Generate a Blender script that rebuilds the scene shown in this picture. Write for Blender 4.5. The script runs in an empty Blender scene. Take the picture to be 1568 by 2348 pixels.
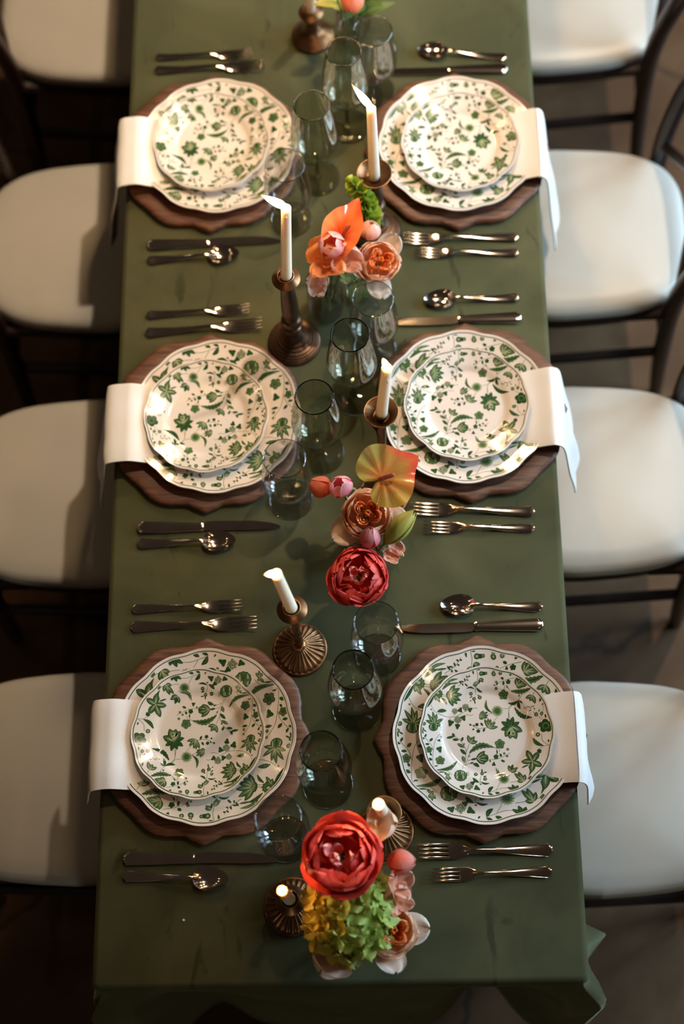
import bpy, math, random
from mathutils import Vector, Matrix, Euler
random.seed(7)
sc = bpy.context.scene
col = sc.collection
PI = math.pi
T = 0.75                                    # height of the table top

# ------------------------------------------------------------------ camera
CAM = Vector((0.09329, -0.25476, T + 2.61499))
CROT = Euler((0.37569, 0.03524, -0.01077), 'XYZ')
FPX = 3800.0
cd = bpy.data.cameras.new('camera'); cam = bpy.data.objects.new('camera', cd); col.objects.link(cam)
cam.location = CAM; cam.rotation_euler = CROT
cd.sensor_fit = 'VERTICAL'; cd.sensor_height = 36.0; cd.sensor_width = 24.0; cd.lens = 36.0 * FPX / 2348
cd.clip_start = 0.05; cd.clip_end = 60
cd.dof.use_dof = True; cd.dof.focus_distance = 2.62; cd.dof.aperture_fstop = 1.7
sc.camera = cam

# ------------------------------------------------------------------ world, lamps, exposure
w = bpy.data.worlds.new('world'); sc.world = w; w.use_nodes = True
w.node_tree.nodes['Background'].inputs[0].default_value = (0.62, 0.44, 0.32, 1)
w.node_tree.nodes['Background'].inputs[1].default_value = 0.016

def lamp(name, kind, loc, power, colour, aim=None, **kw):
    d = bpy.data.lights.new(name, kind); o = bpy.data.objects.new(name, d); col.objects.link(o)
    o.location = loc; d.energy = power; d.color = colour
    for k, v in kw.items(): setattr(d, k, v)
    if aim is not None:
        o.rotation_euler = (Vector(aim) - Vector(loc)).to_track_quat('-Z', 'Y').to_euler()
    return o
# unseen warm fill lamps, added for a glow over the far end
for i, (dx, dy) in enumerate(((-.05, 0), (.05, .03), (0, .16))):
    lamp('far_glow_fill', 'POINT', (dx, 1.98 + dy, T + 1.02), 3.3, (1.0, .66, .33), shadow_soft_size=.03)
# warm ceiling spot high above the far end, on the bright side
lamp('ceiling_spot', 'SPOT', (1.45, 2.5, T + 4.6), 212, (1.0, .80, .58), aim=(.12, 2.05, T), spot_size=math.radians(49), spot_blend=1.0, shadow_soft_size=.07)
# small ceiling bulbs strung along both sides of the room
for bx in (-1.7, 1.25):
    for by in (.2, 1.6, 3.0, 4.4):
        lamp('ceiling_bulb', 'POINT', (bx, by, T + 2.35), 1.3, (1.0, .68, .38), shadow_soft_size=.035)
# dim unseen fill, added to brighten the cloth skirt at the bare end
lamp('skirt_fill', 'POINT', (.3, -3.3, 1.15), 9, (.95, .95, .8), shadow_soft_size=.15)
# daylight through three tall windows in the wall on the bright side
WINDOWS = (0.95, 2.25, 3.55)
for y in WINDOWS:
    lamp('window_daylight', 'AREA', (3.95, y, 2.10), 64, (.56, .80, 1.0), aim=(0, y, T + .2), shape='RECTANGLE', size=.98, size_y=1.8)
sc.view_settings.view_transform = 'Standard'; sc.view_settings.look = 'None'
sc.view_settings.exposure = 1.62; sc.view_settings.gamma = 1.0; sc.view_settings.use_curve_mapping = False
cy = sc.cycles
cy.max_bounces = 10; cy.transparent_max_bounces = 40; cy.transmission_bounces = 8; cy.glossy_bounces = 4; cy.diffuse_bounces = 3
cy.caustics_reflective = False; cy.caustics_refractive = False; cy.sample_clamp_indirect = 5.0
cy.use_denoising = True

def P(px, py, h=0.0):
    """a point at height h above the table top, seen at that place of the photograph"""
    d = CROT.to_matrix() @ Vector(((px - 784) / FPX, -(py - 1174) / FPX, -1.0))
    t = (T + h - CAM.z) / d.z
    return CAM + d * t

# ------------------------------------------------------------------ materials
def nt(name):
    m = bpy.data.materials.new(name); m.use_nodes = True
    t = m.node_tree; b = t.nodes['Principled BSDF']
    return m, t, b
def N(t, kind, **kw):
    n = t.nodes.new(kind)
    for k, v in kw.items(): setattr(n, k, v)
    return n
def ramp(t, stops):
    r = N(t, 'ShaderNodeValToRGB'); e = r.color_ramp.elements
    while len(e) < len(stops): e.new(.5)
    for i, (p, c) in enumerate(stops): e[i].position = p; e[i].color = (*c, 1)
    return r
def coords(t, scale=(1, 1, 1), kind='Object', rot=(0, 0, 0)):
    c = N(t, 'ShaderNodeTexCoord'); mp = N(t, 'ShaderNodeMapping')
    mp.inputs['Scale'].default_value = scale; mp.inputs['Rotation'].default_value = rot
    t.links.new(c.outputs[kind], mp.inputs[0]); return mp
def simple(name, c, rough=.5, metal=0., noise=None, bump=None, spec=None, coat=0., sss=0., sheen=0.):
    m, t, b = nt(name)
    b.inputs['Base Color'].default_value = (*c, 1); b.inputs['Roughness'].default_value = rough; b.inputs['Metallic'].default_value = metal
    if spec is not None: b.inputs['Specular IOR Level'].default_value = spec
    if coat: b.inputs['Coat Weight'].default_value = coat; b.inputs['Coat Roughness'].default_value = .06
    if sheen: b.inputs['Sheen Weight'].default_value = sheen; b.inputs['Sheen Roughness'].default_value = .4
    if sss:
        b.inputs['Subsurface Weight'].default_value = sss; b.inputs['Subsurface Radius'].default_value = (.012, .006, .003); b.inputs['Subsurface Scale'].default_value = 1.0
    if noise:
        sc_, amt = noise
        mp = coords(t); nz = N(t, 'ShaderNodeTexNoise'); nz.inputs['Scale'].default_value = sc_; nz.inputs['Detail'].default_value = 5
        t.links.new(mp.outputs[0], nz.inputs['Vector'])
        r = ramp(t, [(.3, tuple(x * (1 - amt) for x in c)), (.7, tuple(min(1, x * (1 + amt)) for x in c))])
        t.links.new(nz.outputs[0], r.inputs[0]); t.links.new(r.outputs[0], b.inputs['Base Color'])
    if bump:
        bs, st = bump
        mp2 = coords(t); n2 = N(t, 'ShaderNodeTexNoise'); n2.inputs['Scale'].default_value = bs; n2.inputs['Detail'].default_value = 4
        bp = N(t, 'ShaderNodeBump'); bp.inputs['Strength'].default_value = st; bp.inputs['Distance'].default_value = .002
        t.links.new(mp2.outputs[0], n2.inputs['Vector']); t.links.new(n2.outputs[0], bp.inputs['Height']); t.links.new(bp.outputs[0], b.inputs['Normal'])
    return m

def velvet():
    m, t, b = nt('green_velvet')
    mp = coords(t, (2.2, 2.2, 2.2)); n1 = N(t, 'ShaderNodeTexNoise'); n1.inputs['Scale'].default_value = 2.6; n1.inputs['Detail'].default_value = 7; n1.inputs['Distortion'].default_value = .7
    t.links.new(mp.outputs[0], n1.inputs['Vector'])
    r1 = ramp(t, [(.30, (.047, .050, .023)), (.52, (.070, .071, .033)), (.75, (.098, .096, .046))])
    t.links.new(n1.outputs[0], r1.inputs[0])
    # crushed pile marks: small dark brush strokes
    mp2 = coords(t, (16, 5, 8), rot=(0, 0, .5)); n2 = N(t, 'ShaderNodeTexNoise'); n2.inputs['Scale'].default_value = 1.6; n2.inputs['Detail'].default_value = 4; n2.inputs['Distortion'].default_value = 1.2
    t.links.new(mp2.outputs[0], n2.inputs['Vector'])
    r2 = ramp(t, [(.27, (.42, .48, .50)), (.36, (1, 1, 1))]); t.links.new(n2.outputs[0], r2.inputs[0])
    mx = N(t, 'ShaderNodeMixRGB', blend_type='MULTIPLY'); mx.inputs[0].default_value = .75
    t.links.new(r1.outputs[0], mx.inputs[1]); t.links.new(r2.outputs[0], mx.inputs[2])
    t.links.new(mx.outputs[0], b.inputs['Base Color'])
    b.inputs['Roughness'].default_value = .85; b.inputs['Specular IOR Level'].default_value = .15
    b.inputs['Sheen Weight'].default_value = .45; b.inputs['Sheen Roughness'].default_value = .30; b.inputs['Sheen Tint'].default_value = (.80, .82, .50, 1)
    n3 = N(t, 'ShaderNodeTexNoise'); n3.inputs['Scale'].default_value = 900; mp3 = coords(t)
    bp = N(t, 'ShaderNodeBump'); bp.inputs['Strength'].default_value = .25; bp.inputs['Distance'].default_value = .001
    t.links.new(mp3.outputs[0], n3.inputs['Vector']); t.links.new(n3.outputs[0], bp.inputs['Height']); t.links.new(bp.outputs[0], b.inputs['Normal'])
    return m

def wood(name, c0, c1, c2, scale=(1, 1, 1), rough=.5):
    m, t, b = nt(name)
    mp = coords(t, scale); n1 = N(t, 'ShaderNodeTexNoise'); n1.inputs['Scale'].default_value = 9; n1.inputs['Detail'].default_value = 6; n1.inputs['Distortion'].default_value = .6
    t.links.new(mp.outputs[0], n1.inputs['Vector'])
    r = ramp(t, [(.28, c0), (.5, c1), (.75, c2)]); t.links.new(n1.outputs[0], r.inputs[0]); t.links.new(r.outputs[0], b.inputs['Base Color'])
    b.inputs['Roughness'].default_value = rough
    bp = N(t, 'ShaderNodeBump'); bp.inputs['Strength'].default_value = .2; bp.inputs['Distance'].default_value = .0015
    t.links.new(n1.outputs[0], bp.inputs['Height']); t.links.new(bp.outputs[0], b.inputs['Normal'])
    return m

def floor_mat():
    m, t, b = nt('stained_concrete')
    mp = coords(t); n1 = N(t, 'ShaderNodeTexNoise'); n1.inputs['Scale'].default_value = 2.4; n1.inputs['Detail'].default_value = 8; n1.inputs['Roughness'].default_value = .6
    t.links.new(mp.outputs[0], n1.inputs['Vector'])
    r = ramp(t, [(.3, (.040, .016, .006)), (.5, (.072, .034, .013)), (.72, (.135, .075, .036))]); t.links.new(n1.outputs[0], r.inputs[0])
    v = N(t, 'ShaderNodeTexVoronoi', feature='DISTANCE_TO_EDGE'); v.inputs['Scale'].default_value = .9
    n2 = N(t, 'ShaderNodeTexNoise'); n2.inputs['Scale'].default_value = 5; n2.inputs['Detail'].default_value = 5
    mixv = N(t, 'ShaderNodeMixRGB'); mixv.inputs[0].default_value = .14
    t.links.new(mp.outputs[0], n2.inputs['Vector']); t.links.new(mp.outputs[0], mixv.inputs[1]); t.links.new(n2.outputs['Color'], mixv.inputs[2])
    t.links.new(mixv.outputs[0], v.inputs['Vector'])
    r2 = ramp(t, [(.0, (.35, .35, .35)), (.008, (1, 1, 1))]); t.links.new(v.outputs['Distance'], r2.inputs[0])
    mx = N(t, 'ShaderNodeMixRGB', blend_type='MULTIPLY'); mx.inputs[0].default_value = 1
    t.links.new(r.outputs[0], mx.inputs[1]); t.links.new(r2.outputs[0], mx.inputs[2]); t.links.new(mx.outputs[0], b.inputs['Base Color'])
    b.inputs['Roughness'].default_value = .6; b.inputs['Specular IOR Level'].default_value = .25
    return m

def thin_glass(name, tint, edge, rough=.01, fres=.12):
    m = bpy.data.materials.new(name); m.use_nodes = True; t = m.node_tree; t.nodes.clear()
    out = N(t, 'ShaderNodeOutputMaterial'); mix = N(t, 'ShaderNodeMixShader'); tr = N(t, 'ShaderNodeBsdfTransparent'); gl = N(t, 'ShaderNodeBsdfGlossy')
    lw = N(t, 'ShaderNodeLayerWeight'); lw.inputs['Blend'].default_value = .35
    fr = N(t, 'ShaderNodeFresnel'); fr.inputs['IOR'].default_value = 1.5
    pw = N(t, 'ShaderNodeMath', operation='POWER'); pw.inputs[1].default_value = 2.2
    mc = N(t, 'ShaderNodeMixRGB'); mc.inputs[1].default_value = (*tint, 1); mc.inputs[2].default_value = (*edge, 1)
    t.links.new(lw.outputs['Facing'], pw.inputs[0]); t.links.new(pw.outputs[0], mc.inputs[0]); t.links.new(mc.outputs[0], tr.inputs[0])
    gl.inputs['Roughness'].default_value = rough
    ml = N(t, 'ShaderNodeMath', operation='MULTIPLY'); ml.inputs[1].default_value = fres; t.links.new(fr.outputs[0], ml.inputs[0])
    mm = N(t, 'ShaderNodeMath', operation='MINIMUM'); mm.inputs[1].default_value = .40; t.links.new(ml.outputs[0], mm.inputs[0])
    t.links.new(mm.outputs[0], mix.inputs[0]); t.links.new(tr.outputs[0], mix.inputs[1]); t.links.new(gl.outputs[0], mix.inputs[2])
    t.links.new(mix.outputs[0], out.inputs[0]); return m

def petal_mat(name, rough=.55, trans=.38, coat=0.):
    m, t, b = nt(name)
    a = N(t, 'ShaderNodeVertexColor'); a.layer_name = 'Col'
    out = t.nodes['Material Output']; tl = N(t, 'ShaderNodeBsdfTranslucent'); mx = N(t, 'ShaderNodeMixShader'); mx.inputs[0].default_value = trans
    t.links.new(a.outputs[0], b.inputs['Base Color']); t.links.new(a.outputs[0], tl.inputs[0])
    b.inputs['Roughness'].default_value = rough
    if coat: b.inputs['Coat Weight'].default_value = coat; b.inputs['Coat Roughness'].default_value = .12
    mp = coords(t, (1, 1, 1)); nz = N(t, 'ShaderNodeTexNoise'); nz.inputs['Scale'].default_value = 180; nz.inputs['Detail'].default_value = 3
    bp = N(t, 'ShaderNodeBump'); bp.inputs['Strength'].default_value = .25; bp.inputs['Distance'].default_value = .001
    t.links.new(mp.outputs[0], nz.inputs['Vector']); t.links.new(nz.outputs[0], bp.inputs['Height']); t.links.new(bp.outputs[0], b.inputs['Normal'])
    t.links.new(b.outputs[0], mx.inputs[1]); t.links.new(tl.outputs[0], mx.inputs[2]); t.links.new(mx.outputs[0], out.inputs[0])
    return m
def emit(name, c, s):
    m = bpy.data.materials.new(name); m.use_nodes = True; t = m.node_tree; t.nodes.clear()
    e = N(t, 'ShaderNodeEmission'); e.inputs[0].default_value = (*c, 1); e.inputs[1].default_value = s
    o = N(t, 'ShaderNodeOutputMaterial'); t.links.new(e.outputs[0], o.inputs[0]); return m

def flame_mat():
    m = emit('candle_flame', (1, .6, .2), 130.); t = m.node_tree; a = N(t, 'ShaderNodeVertexColor'); a.layer_name = 'Col'
    t.links.new(a.outputs[0], t.nodes['Emission'].inputs[0]); return m
M = dict(
    velvet=velvet(), floor=floor_mat(), plaster=simple('warm_plaster', (.20, .15, .11), .9, noise=(6, .1)),
    walnut=wood('walnut', (.050, .016, .008), (.115, .043, .022), (.190, .084, .044), (2.0, 20, 2), .50),
    tabletop=wood('plain_wood', (.1, .06, .03), (.16, .1, .05), (.2, .13, .07), (6, 1, 1), .6),
    darkwood=simple('dark_stained_wood', (.020, .010, .008), .32, noise=(14, .3)),
    porcelain=simple('cream_porcelain', (.755, .675, .615), .13, coat=.08, noise=(7, .02)),
    print_dark=simple('dark_green_glaze', (.022, .070, .020), .16, coat=.4, noise=(60, .25)),
    print_mid=simple('mid_green_glaze', (.085, .145, .055), .16, coat=.4, noise=(80, .35)),
    print_pale=simple('pale_green_glaze', (.36, .38, .22), .16, coat=.4, noise=(80, .2)),
    line_green=simple('rim_line_glaze', (.035, .075, .03), .15, coat=.4, noise=(30, .2)),
    silver=simple('polished_silver', (.66, .58, .52), .11, 1., noise=(30, .08)),
    bronze=simple('aged_bronze', (.20, .095, .042), .38, .9, noise=(40, .45), bump=(90, .2)),
    bronze_dark=simple('dark_bronze', (.105, .058, .034), .36, .85, noise=(40, .4), bump=(90, .2)),
    bronze_lip=simple('worn_bronze_edge', (.42, .20, .08), .3, .9, noise=(40, .3)),
    wax=simple('ivory_wax', (.92, .80, .62), .42, sss=.5, noise=(25, .03)),
    wick=simple('burnt_wick', (.02, .012, .008), .9, noise=(50, .3)),
    napkin=simple('white_cotton', (.76, .735, .725), .9, noise=(12, .03), bump=(420, .10), sheen=.15),
    vinyl=simple('white_vinyl', (.45, .425, .385), .40, noise=(5, .05), bump=(60, .10)),
    smoky=thin_glass('smoky_green_glass', (.962, .970, .930), (.72, .75, .62), fres=.75),
    smoky_stem=thin_glass('smoky_stem_glass', (.70, .71, .58), (.45, .46, .34), fres=.8),
    smoky_rim=thin_glass('dark_glass_rim', (.16, .15, .11), (.05, .045, .03), fres=.6),
    clear=thin_glass('clear_glass', (.999, .999, .998), (.95, .955, .95), fres=.75),
    clear_rim=thin_glass('clear_glass_rim', (.72, .72, .70), (.45, .45, .44), fres=1.6),
    water=thin_glass('vase_water', (.985, .99, .97), (.88, .90, .86), fres=.7),
    petal=petal_mat('soft_petal'), waxy=petal_mat('waxy_spathe', .2, .15, .8), leaf=petal_mat('leaf_blade', .45, .2),
    stem=simple('green_stem', (.11, .17, .045), .5, noise=(40, .25)),
    spadix=simple('spadix_flesh', (.30, .075, .04), .6, noise=(300, .5)),
    flame=flame_mat(),
)

# ------------------------------------------------------------------ mesh helpers
def link(o, parent=None):
    col.objects.link(o)
    if parent is not None: o.parent = parent
    return o
def mesh_obj(name, vs, fs, mats, parent=None, smooth=True, sharp=40, cols=None, mi=None):
    me = bpy.data.meshes.new(name); me.from_pydata([tuple(v) for v in vs], [], fs)
    if not isinstance(mats, (list, tuple)): mats = [mats]
    for m in mats: me.materials.append(m)
    if mi is not None: me.polygons.foreach_set('material_index', mi)
    if smooth:
        me.polygons.foreach_set('use_smooth', [True] * len(me.polygons))
        if sharp: me.set_sharp_from_angle(angle=math.radians(sharp))
    if cols is not None:
        a = me.color_attributes.new('Col', 'FLOAT_COLOR', 'POINT')
        a.data.foreach_set('color', [x for c in cols for x in (c[0], c[1], c[2], 1.0)])
    me.update()
    return link(bpy.data.objects.new(name, me), parent)
def empty(name, loc=(0, 0, 0), rot=(0, 0, 0), parent=None):
    o = bpy.data.objects.new(name, None); o.empty_display_size = .05
    o.location = loc; o.rotation_euler = rot
    return link(o, parent)
def tag(o, label=None, cat=None, group=None, kind=None):
    if label: o['label'] = label
    if cat: o['category'] = cat
    if group: o['group'] = group
    if kind: o['kind'] = kind
    return o
def copy_tree(o, parent=None):
    c = o.copy(); col.objects.link(c); c.parent = parent
    for ch in list(o.children): copy_tree(ch, c)
    return c
class MB:
    def __init__(s): s.v = []; s.f = []; s.mi = []
    def add(s, vs, fs, mi=0):
        b = len(s.v); s.v += [Vector(v) for v in vs]; s.f += [tuple(i + b for i in f) for f in fs]; s.mi += [mi] * len(fs)
    def build(s, name, mats, parent=None, **kw): return mesh_obj(name, s.v, s.f, mats, parent, mi=s.mi, **kw)
def lathe(prof, seg=32, close=False):
    """prof: (r, z) list, revolved; poles where r == 0"""
    vs, fs, idx = [], [], []
    for r, z in prof:
        if r < 1e-6: idx.append([len(vs)] * seg); vs.append((0, 0, z))
        else:
            idx.append(list(range(len(vs), len(vs) + seg)))
            vs += [(r * math.cos(2 * PI * k / seg), r * math.sin(2 * PI * k / seg), z) for k in range(seg)]
    n = len(prof)
    for i in range(n if close else n - 1):
        a, b = idx[i], idx[(i + 1) % n]
        for k in range(seg):
            q = [a[k], a[(k + 1) % seg], b[(k + 1) % seg], b[k]]
            q = [x for j, x in enumerate(q) if x != q[j - 1]]
            if len(q) >= 3: fs.append(tuple(q))
    return vs, fs
def tube(path, rad, seg=8, cap=True):
    path = [Vector(p) for p in path]; n = len(path)
    rad = rad if isinstance(rad, (list, tuple)) else [rad] * n
    vs, fs = [], []
    ref = None
    for i, p in enumerate(path):
        d = (path[min(i + 1, n - 1)] - path[max(i - 1, 0)]).normalized()
        if ref is None: ref = d.orthogonal().normalized()
        ref = (ref - d * ref.dot(d)).normalized(); b = d.cross(ref)
        vs += [p + (ref * math.cos(2 * PI * k / seg) + b * math.sin(2 * PI * k / seg)) * rad[i] for k in range(seg)]
    for i in range(n - 1):
        for k in range(seg):
            a = i * seg + k; c = i * seg + (k + 1) % seg
            fs.append((a, c, c + seg, a + seg))
    if cap: fs.append(tuple(range(seg - 1, -1, -1))); fs.append(tuple(range((n - 1) * seg, n * seg)))
    return vs, fs
def bez(pts, n=16):
    """Catmull-Rom through pts"""
    pts = [Vector(p) for p in pts]; out = []
    for i in range(len(pts) - 1):
        p0 = pts[max(i - 1, 0)]; p1 = pts[i]; p2 = pts[i + 1]; p3 = pts[min(i + 2, len(pts) - 1)]
        for k in range(n):
            t = k / n
            out.append(.5 * ((2 * p1) + (p2 - p0) * t + (2 * p0 - 5 * p1 + 4 * p2 - p3) * t * t + (3 * p1 - p0 - 3 * p2 + p3) * t ** 3))
    out.append(pts[-1]); return out
def loft(rings, cap=True):
    vs, fs = [], []; n = len(rings[0])
    for r in rings: vs += r
    for i in range(len(rings) - 1):
        for k in range(n):
            a = i * n + k; c = i * n + (k + 1) % n
            fs.append((a, c, c + n, a + n))
    if cap: fs.append(tuple(range(n - 1, -1, -1))); fs.append(tuple(range((len(rings) - 1) * n, len(rings) * n)))
    return vs, fs
def prism(outline, levels):
    """levels: (scale or callable offset, z) - stacks scaled outlines and caps both ends"""
    rings = [[(x * s, y * s, z) for x, y in outline] for s, z in levels]
    return loft(rings)
def mixc(a, b, t): return tuple(a[i] + (b[i] - a[i]) * t for i in range(3))
def sstep(a, b, x):
    t = min(1, max(0, (x - a) / (b - a))); return t * t * (3 - 2 * t)
def box(cx, cy_, cz, sx, sy, sz):
    v = [(cx + i * sx / 2, cy_ + j * sy / 2, cz + k * sz / 2) for i in (-1, 1) for j in (-1, 1) for k in (-1, 1)]
    return v, [(0, 1, 3, 2), (4, 6, 7, 5), (0, 4, 5, 1), (2, 3, 7, 6), (0, 2, 6, 4), (1, 5, 7, 3)]

# ------------------------------------------------------------------ floor
mb = MB(); mb.add(*box(0, 1.5, -.05, 9, 10, .1)); tag(mb.build('floor', M['floor'], smooth=False), kind='structure')

# ------------------------------------------------------------------ the wall with the windows on the bright side, beyond the frame
WX = 3.7
mb = MB(); ys = [-3.5] + [e for y in WINDOWS for e in (y - .5, y + .5)] + [6.5]
for i in range(0, len(ys), 2): mb.add(*box(WX, (ys[i] + ys[i + 1]) / 2, 1.7, .16, ys[i + 1] - ys[i], 3.4))
for y in WINDOWS: mb.add(*box(WX, y, .575, .16, 1.0, 1.15)); mb.add(*box(WX, y, 3.225, .16, 1.0, .35))
tag(mb.build('wall_right', M['plaster'], smooth=False), kind='structure')
for i, y in enumerate(WINDOWS):
    mb = MB()
    for dy in (-.48, -.16, .16, .48): mb.add(*box(WX, y + dy, 2.10, .05, .04, 1.9))
    for dz in (-.93, -.31, .31, .93): mb.add(*box(WX, y, 2.10 + dz, .045, 1.0, .04))
    tag(mb.build('window_%d' % (i + 1), M['darkwood'], smooth=False), kind='structure')

# ------------------------------------------------------------------ table and cloth
HW, Y0, Y1 = .381, 0.0, 2.75
tb = empty('banquet_table', (0, 1.37, 0))
tag(tb, 'long narrow banquet table hidden under the green velvet cloth', 'table')
mb = MB(); mb.add(*box(0, 0, T - .022, 2 * HW - .03, Y1 - Y0 - .03, .03)); mb.build('tabletop', M['tabletop'], tb, smooth=False)
for sx in (-1, 1):
    for sy in (-1, 1):
        mb = MB(); mb.add(*tube([(sx * .22, sy * 1.22, 0), (sx * .22, sy * 1.22, T - .037)], .018, 10)); mb.build('leg', M['tabletop'], tb)

SEATS_R = (2.07, 1.487, .950, .362); SEATS_L = (2.075, 1.487, .948, .398)
def cloth():
    # perimeter of the top, counter-clockwise, with rounded corners
    rc, step = .012, .018
    per = []
    def seg(a, b, nrm, side):
        L = (Vector(b) - Vector(a)).length; n = max(2, int(L / step))
        for i in range(n):
            t = i / n; per.append((a[0] + (b[0] - a[0]) * t, a[1] + (b[1] - a[1]) * t, nrm[0], nrm[1], side))
    def arc(cx, cy_, a0, name):
        for i in range(8):
            a = a0 + PI / 2 * i / 8; per.append((cx + rc * math.cos(a), cy_ + rc * math.sin(a), math.cos(a), math.sin(a), name))
    x, ya, yb = HW, Y0, Y1
    seg((-x + rc, ya), (x - rc, ya), (0, -1), 'near'); arc(x - rc, ya + rc, -PI / 2, 'c')
    seg((x, ya + rc), (x, yb - rc), (1, 0), 'right'); arc(x - rc, yb - rc, 0, 'c')
    seg((x - rc, yb), (-x + rc, yb), (0, 1), 'far'); arc(-x + rc, yb - rc, PI / 2, 'c')
    seg((-x, yb - rc), (-x, ya + rc), (-1, 0), 'left'); arc(-x + rc, ya + rc, PI, 'c')
    n = len(per); drop = .60; R = .010
    rows = []
    for k in range(5):                        # rolled top edge
        a = PI / 2 * k / 4
        rows.append([(px - nx * R * (1 - math.sin(a)), py - ny * R * (1 - math.sin(a)), T - R * (1 - math.cos(a))) for px, py, nx, ny, s in per])
    ncorn = ((x, ya), (-x, ya), (x, yb), (-x, yb))
    nv = 22
    for k in range(1, nv + 1):
        v = k / nv; row = []
        for px, py, nx, ny, s in per:
            z = T - R - v * drop; off = .006 * v
            dc = min((math.hypot(px - cx, py - cy_), cx, cy_) for cx, cy_ in ncorn); d, cx, cy_ = dc
            amp = sstep(0, .45, v)
            along = py if s in ('left', 'right') else px
            if s in ('left', 'right'):
                seats = SEATS_R if s == 'right' else SEATS_L
                push = max(sstep(.30, .20, abs(py - c)) for c in seats)
                off += -.066 * sstep(.05, .34, v) * push + (.014 * math.sin(along * 21) * amp) * (1 - push)
            elif s == 'near':
                off += .012 * v + .010 * amp * math.sin(along * 17 + 1.2)
            ex = ey = 0.
            # folds falling from the corners
            bul = .060 * sstep(0, .30, v) * math.exp(-(d / .050) ** 2)
            if s == 'near':
                pinch = -.085 * sstep(.02, .40, v) * math.exp(-((d - .135) / .055) ** 2) * (1 if cx > 0 else .6); second = 0
            else:
                pinch = -.040 * sstep(.04, .45, v) * math.exp(-((d - .065) / .022) ** 2); second = .075 * sstep(.08, .4, v) * math.exp(-((d - .105) / .026) ** 2)
                if cx < 0: second *= .3; bul *= .6
            off += pinch + second
            kx = math.copysign(1, cx); ky = -1 if cy_ < .5 else 1
            ex = kx * bul * .72; ey = ky * bul * .38
            row.append((px + nx * off + ex, py + ny * off + ey, z))
        rows.append(row)
    vs = [p for r in rows for p in r]; fs = []
    for i in range(len(rows) - 1):
        for k in range(n):
            a = i * n + k; b = i * n + (k + 1) % n
            fs.append((a, a + n, b + n, b))
    # top: grid strips kept flat, built as inset rings to the middle line
    fs.append(tuple(range(n)))
    return vs, fs
vs, fs = cloth()
tc = mesh_obj('tablecloth', vs, fs, M['velvet'], sharp=60)
tag(tc, 'sage green velvet tablecloth draped over the long banquet table', 'tablecloth')

# ------------------------------------------------------------------ chairs
def pad_outline(n=72):
    out = []
    for k in range(n):
        a = 2 * PI * k / n; c, s = math.cos(a), math.sin(a)
        e = .42 if c < 0 else .62
        x = math.copysign(abs(c) ** e, c) * .197; y = math.copysign(abs(s) ** .5, s)
        t = (x + .197) / .394
        y *= .198 - .014 * t - .022 * t ** 3
        out.append((x * .93 - .008, y))
    return out
def make_chair():
    r = empty('crossback_chair')
    o = pad_outline()
    mb = MB(); mb.add(*prism(o, [(.93, .432), (.985, .436), (1.0, .446), (.998, .458), (.975, .468), (.92, .474), (.78, .4775), (.5, .479), (.15, .4795)]))
    mb.build('seat_pad', M['vinyl'], r, sharp=None)
    mb = MB(); mb.add(*prism(o, [(.90, .395), (.965, .399), (.97, .424), (.95, .431), (.88, .4315)])); mb.build('seat_frame', M['darkwood'], r)
    for sy in (-1, 1):
        # front legs
        mb = MB(); mb.add(*tube(bez([(-.150, sy * .160, .40), (-.155, sy * .166, .2), (-.165, sy * .172, 0)], 6), [.017] * 6 + [.016] * 6 + [.013], 10)); mb.build('leg', M['darkwood'], r)
        # back leg running up into the bent back post
        pth = bez([(.165, sy * .145, 0), (.146, sy * .158, .22), (.136, sy * .171, .43), (.143, sy * .181, .56), (.170, sy * .190, .70), (.205, sy * .150, .83), (.218, sy * .07, .885), (.220, 0, .895)], 8)
        rad = [.014 + .004 * min(1, i / 8) for i in range(len(pth))]
        mb = MB(); mb.add(*tube(pth, rad, 10)); mb.build('back_post', M['darkwood'], r)
        mb = MB(); mb.add(*tube([(-.150, sy * .166, .215), (.146, sy * .158, .235)], .0115, 8)); mb.build('stretcher', M['darkwood'], r)
        mb = MB(); mb.add(*tube([(.05, sy * .166, .412), (.134, sy * .170, .425)], .014, 8)); mb.build('corner_bracket', M['darkwood'], r)
        mb = MB(); mb.add(*tube(bez([(.140, sy * .170, .50), (.165, sy * .05, .60), (.180, sy * -.05, .70), (.207, sy * -.115, .852)], 6), .011, 8)); mb.build('cross_slat', M['darkwood'], r)
    mb = MB(); mb.add(*tube([(-.158, -.164, .17), (-.158, .164, .17)], .0115, 8)); mb.build('stretcher', M['darkwood'], r)
    mb = MB(); mb.add(*tube([(.145, -.160, .27), (.145, .160, .27)], .0115, 8)); mb.build('stretcher', M['darkwood'], r)
    return r
ROWNAME = ('cut off at the row far end', 'third in its row from the hydrangea', 'second in its row from the hydrangea', 'first in its row, at the hydrangea end')
chair0 = None
for side, ys in ((1, SEATS_R), (-1, SEATS_L)):
    for i, y in enumerate(ys):
        c = make_chair() if chair0 is None else copy_tree(chair0)
        chair0 = chair0 or c
        c.location = (.525 if side > 0 else -.545, y, 0); c.rotation_euler = (0, 0, 0 if side > 0 else PI)
        look = 'dark wooden chair, bright white pad' if side > 0 else 'dark wooden chair, tan-lit shadowed pad'
        tag(c, look + ', ' + ROWNAME[i], 'chair', 'crossback chairs along the table')

# ------------------------------------------------------------------ place settings
PLACES = [('L', -.2070, 1.4975, 'shaded-seat side, far place'), ('L', -.2010, .949, 'shaded-seat side, middle place'), ('L', -.2090, .3870, 'shaded-seat side, hydrangea-end place'),
          ('R', .2330, 1.487, 'bright-seat side, far place'), ('R', .2260, .956, 'bright-seat side, middle place'), ('R', .2345, .3815, 'bright-seat side, hydrangea-end place')]

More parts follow.
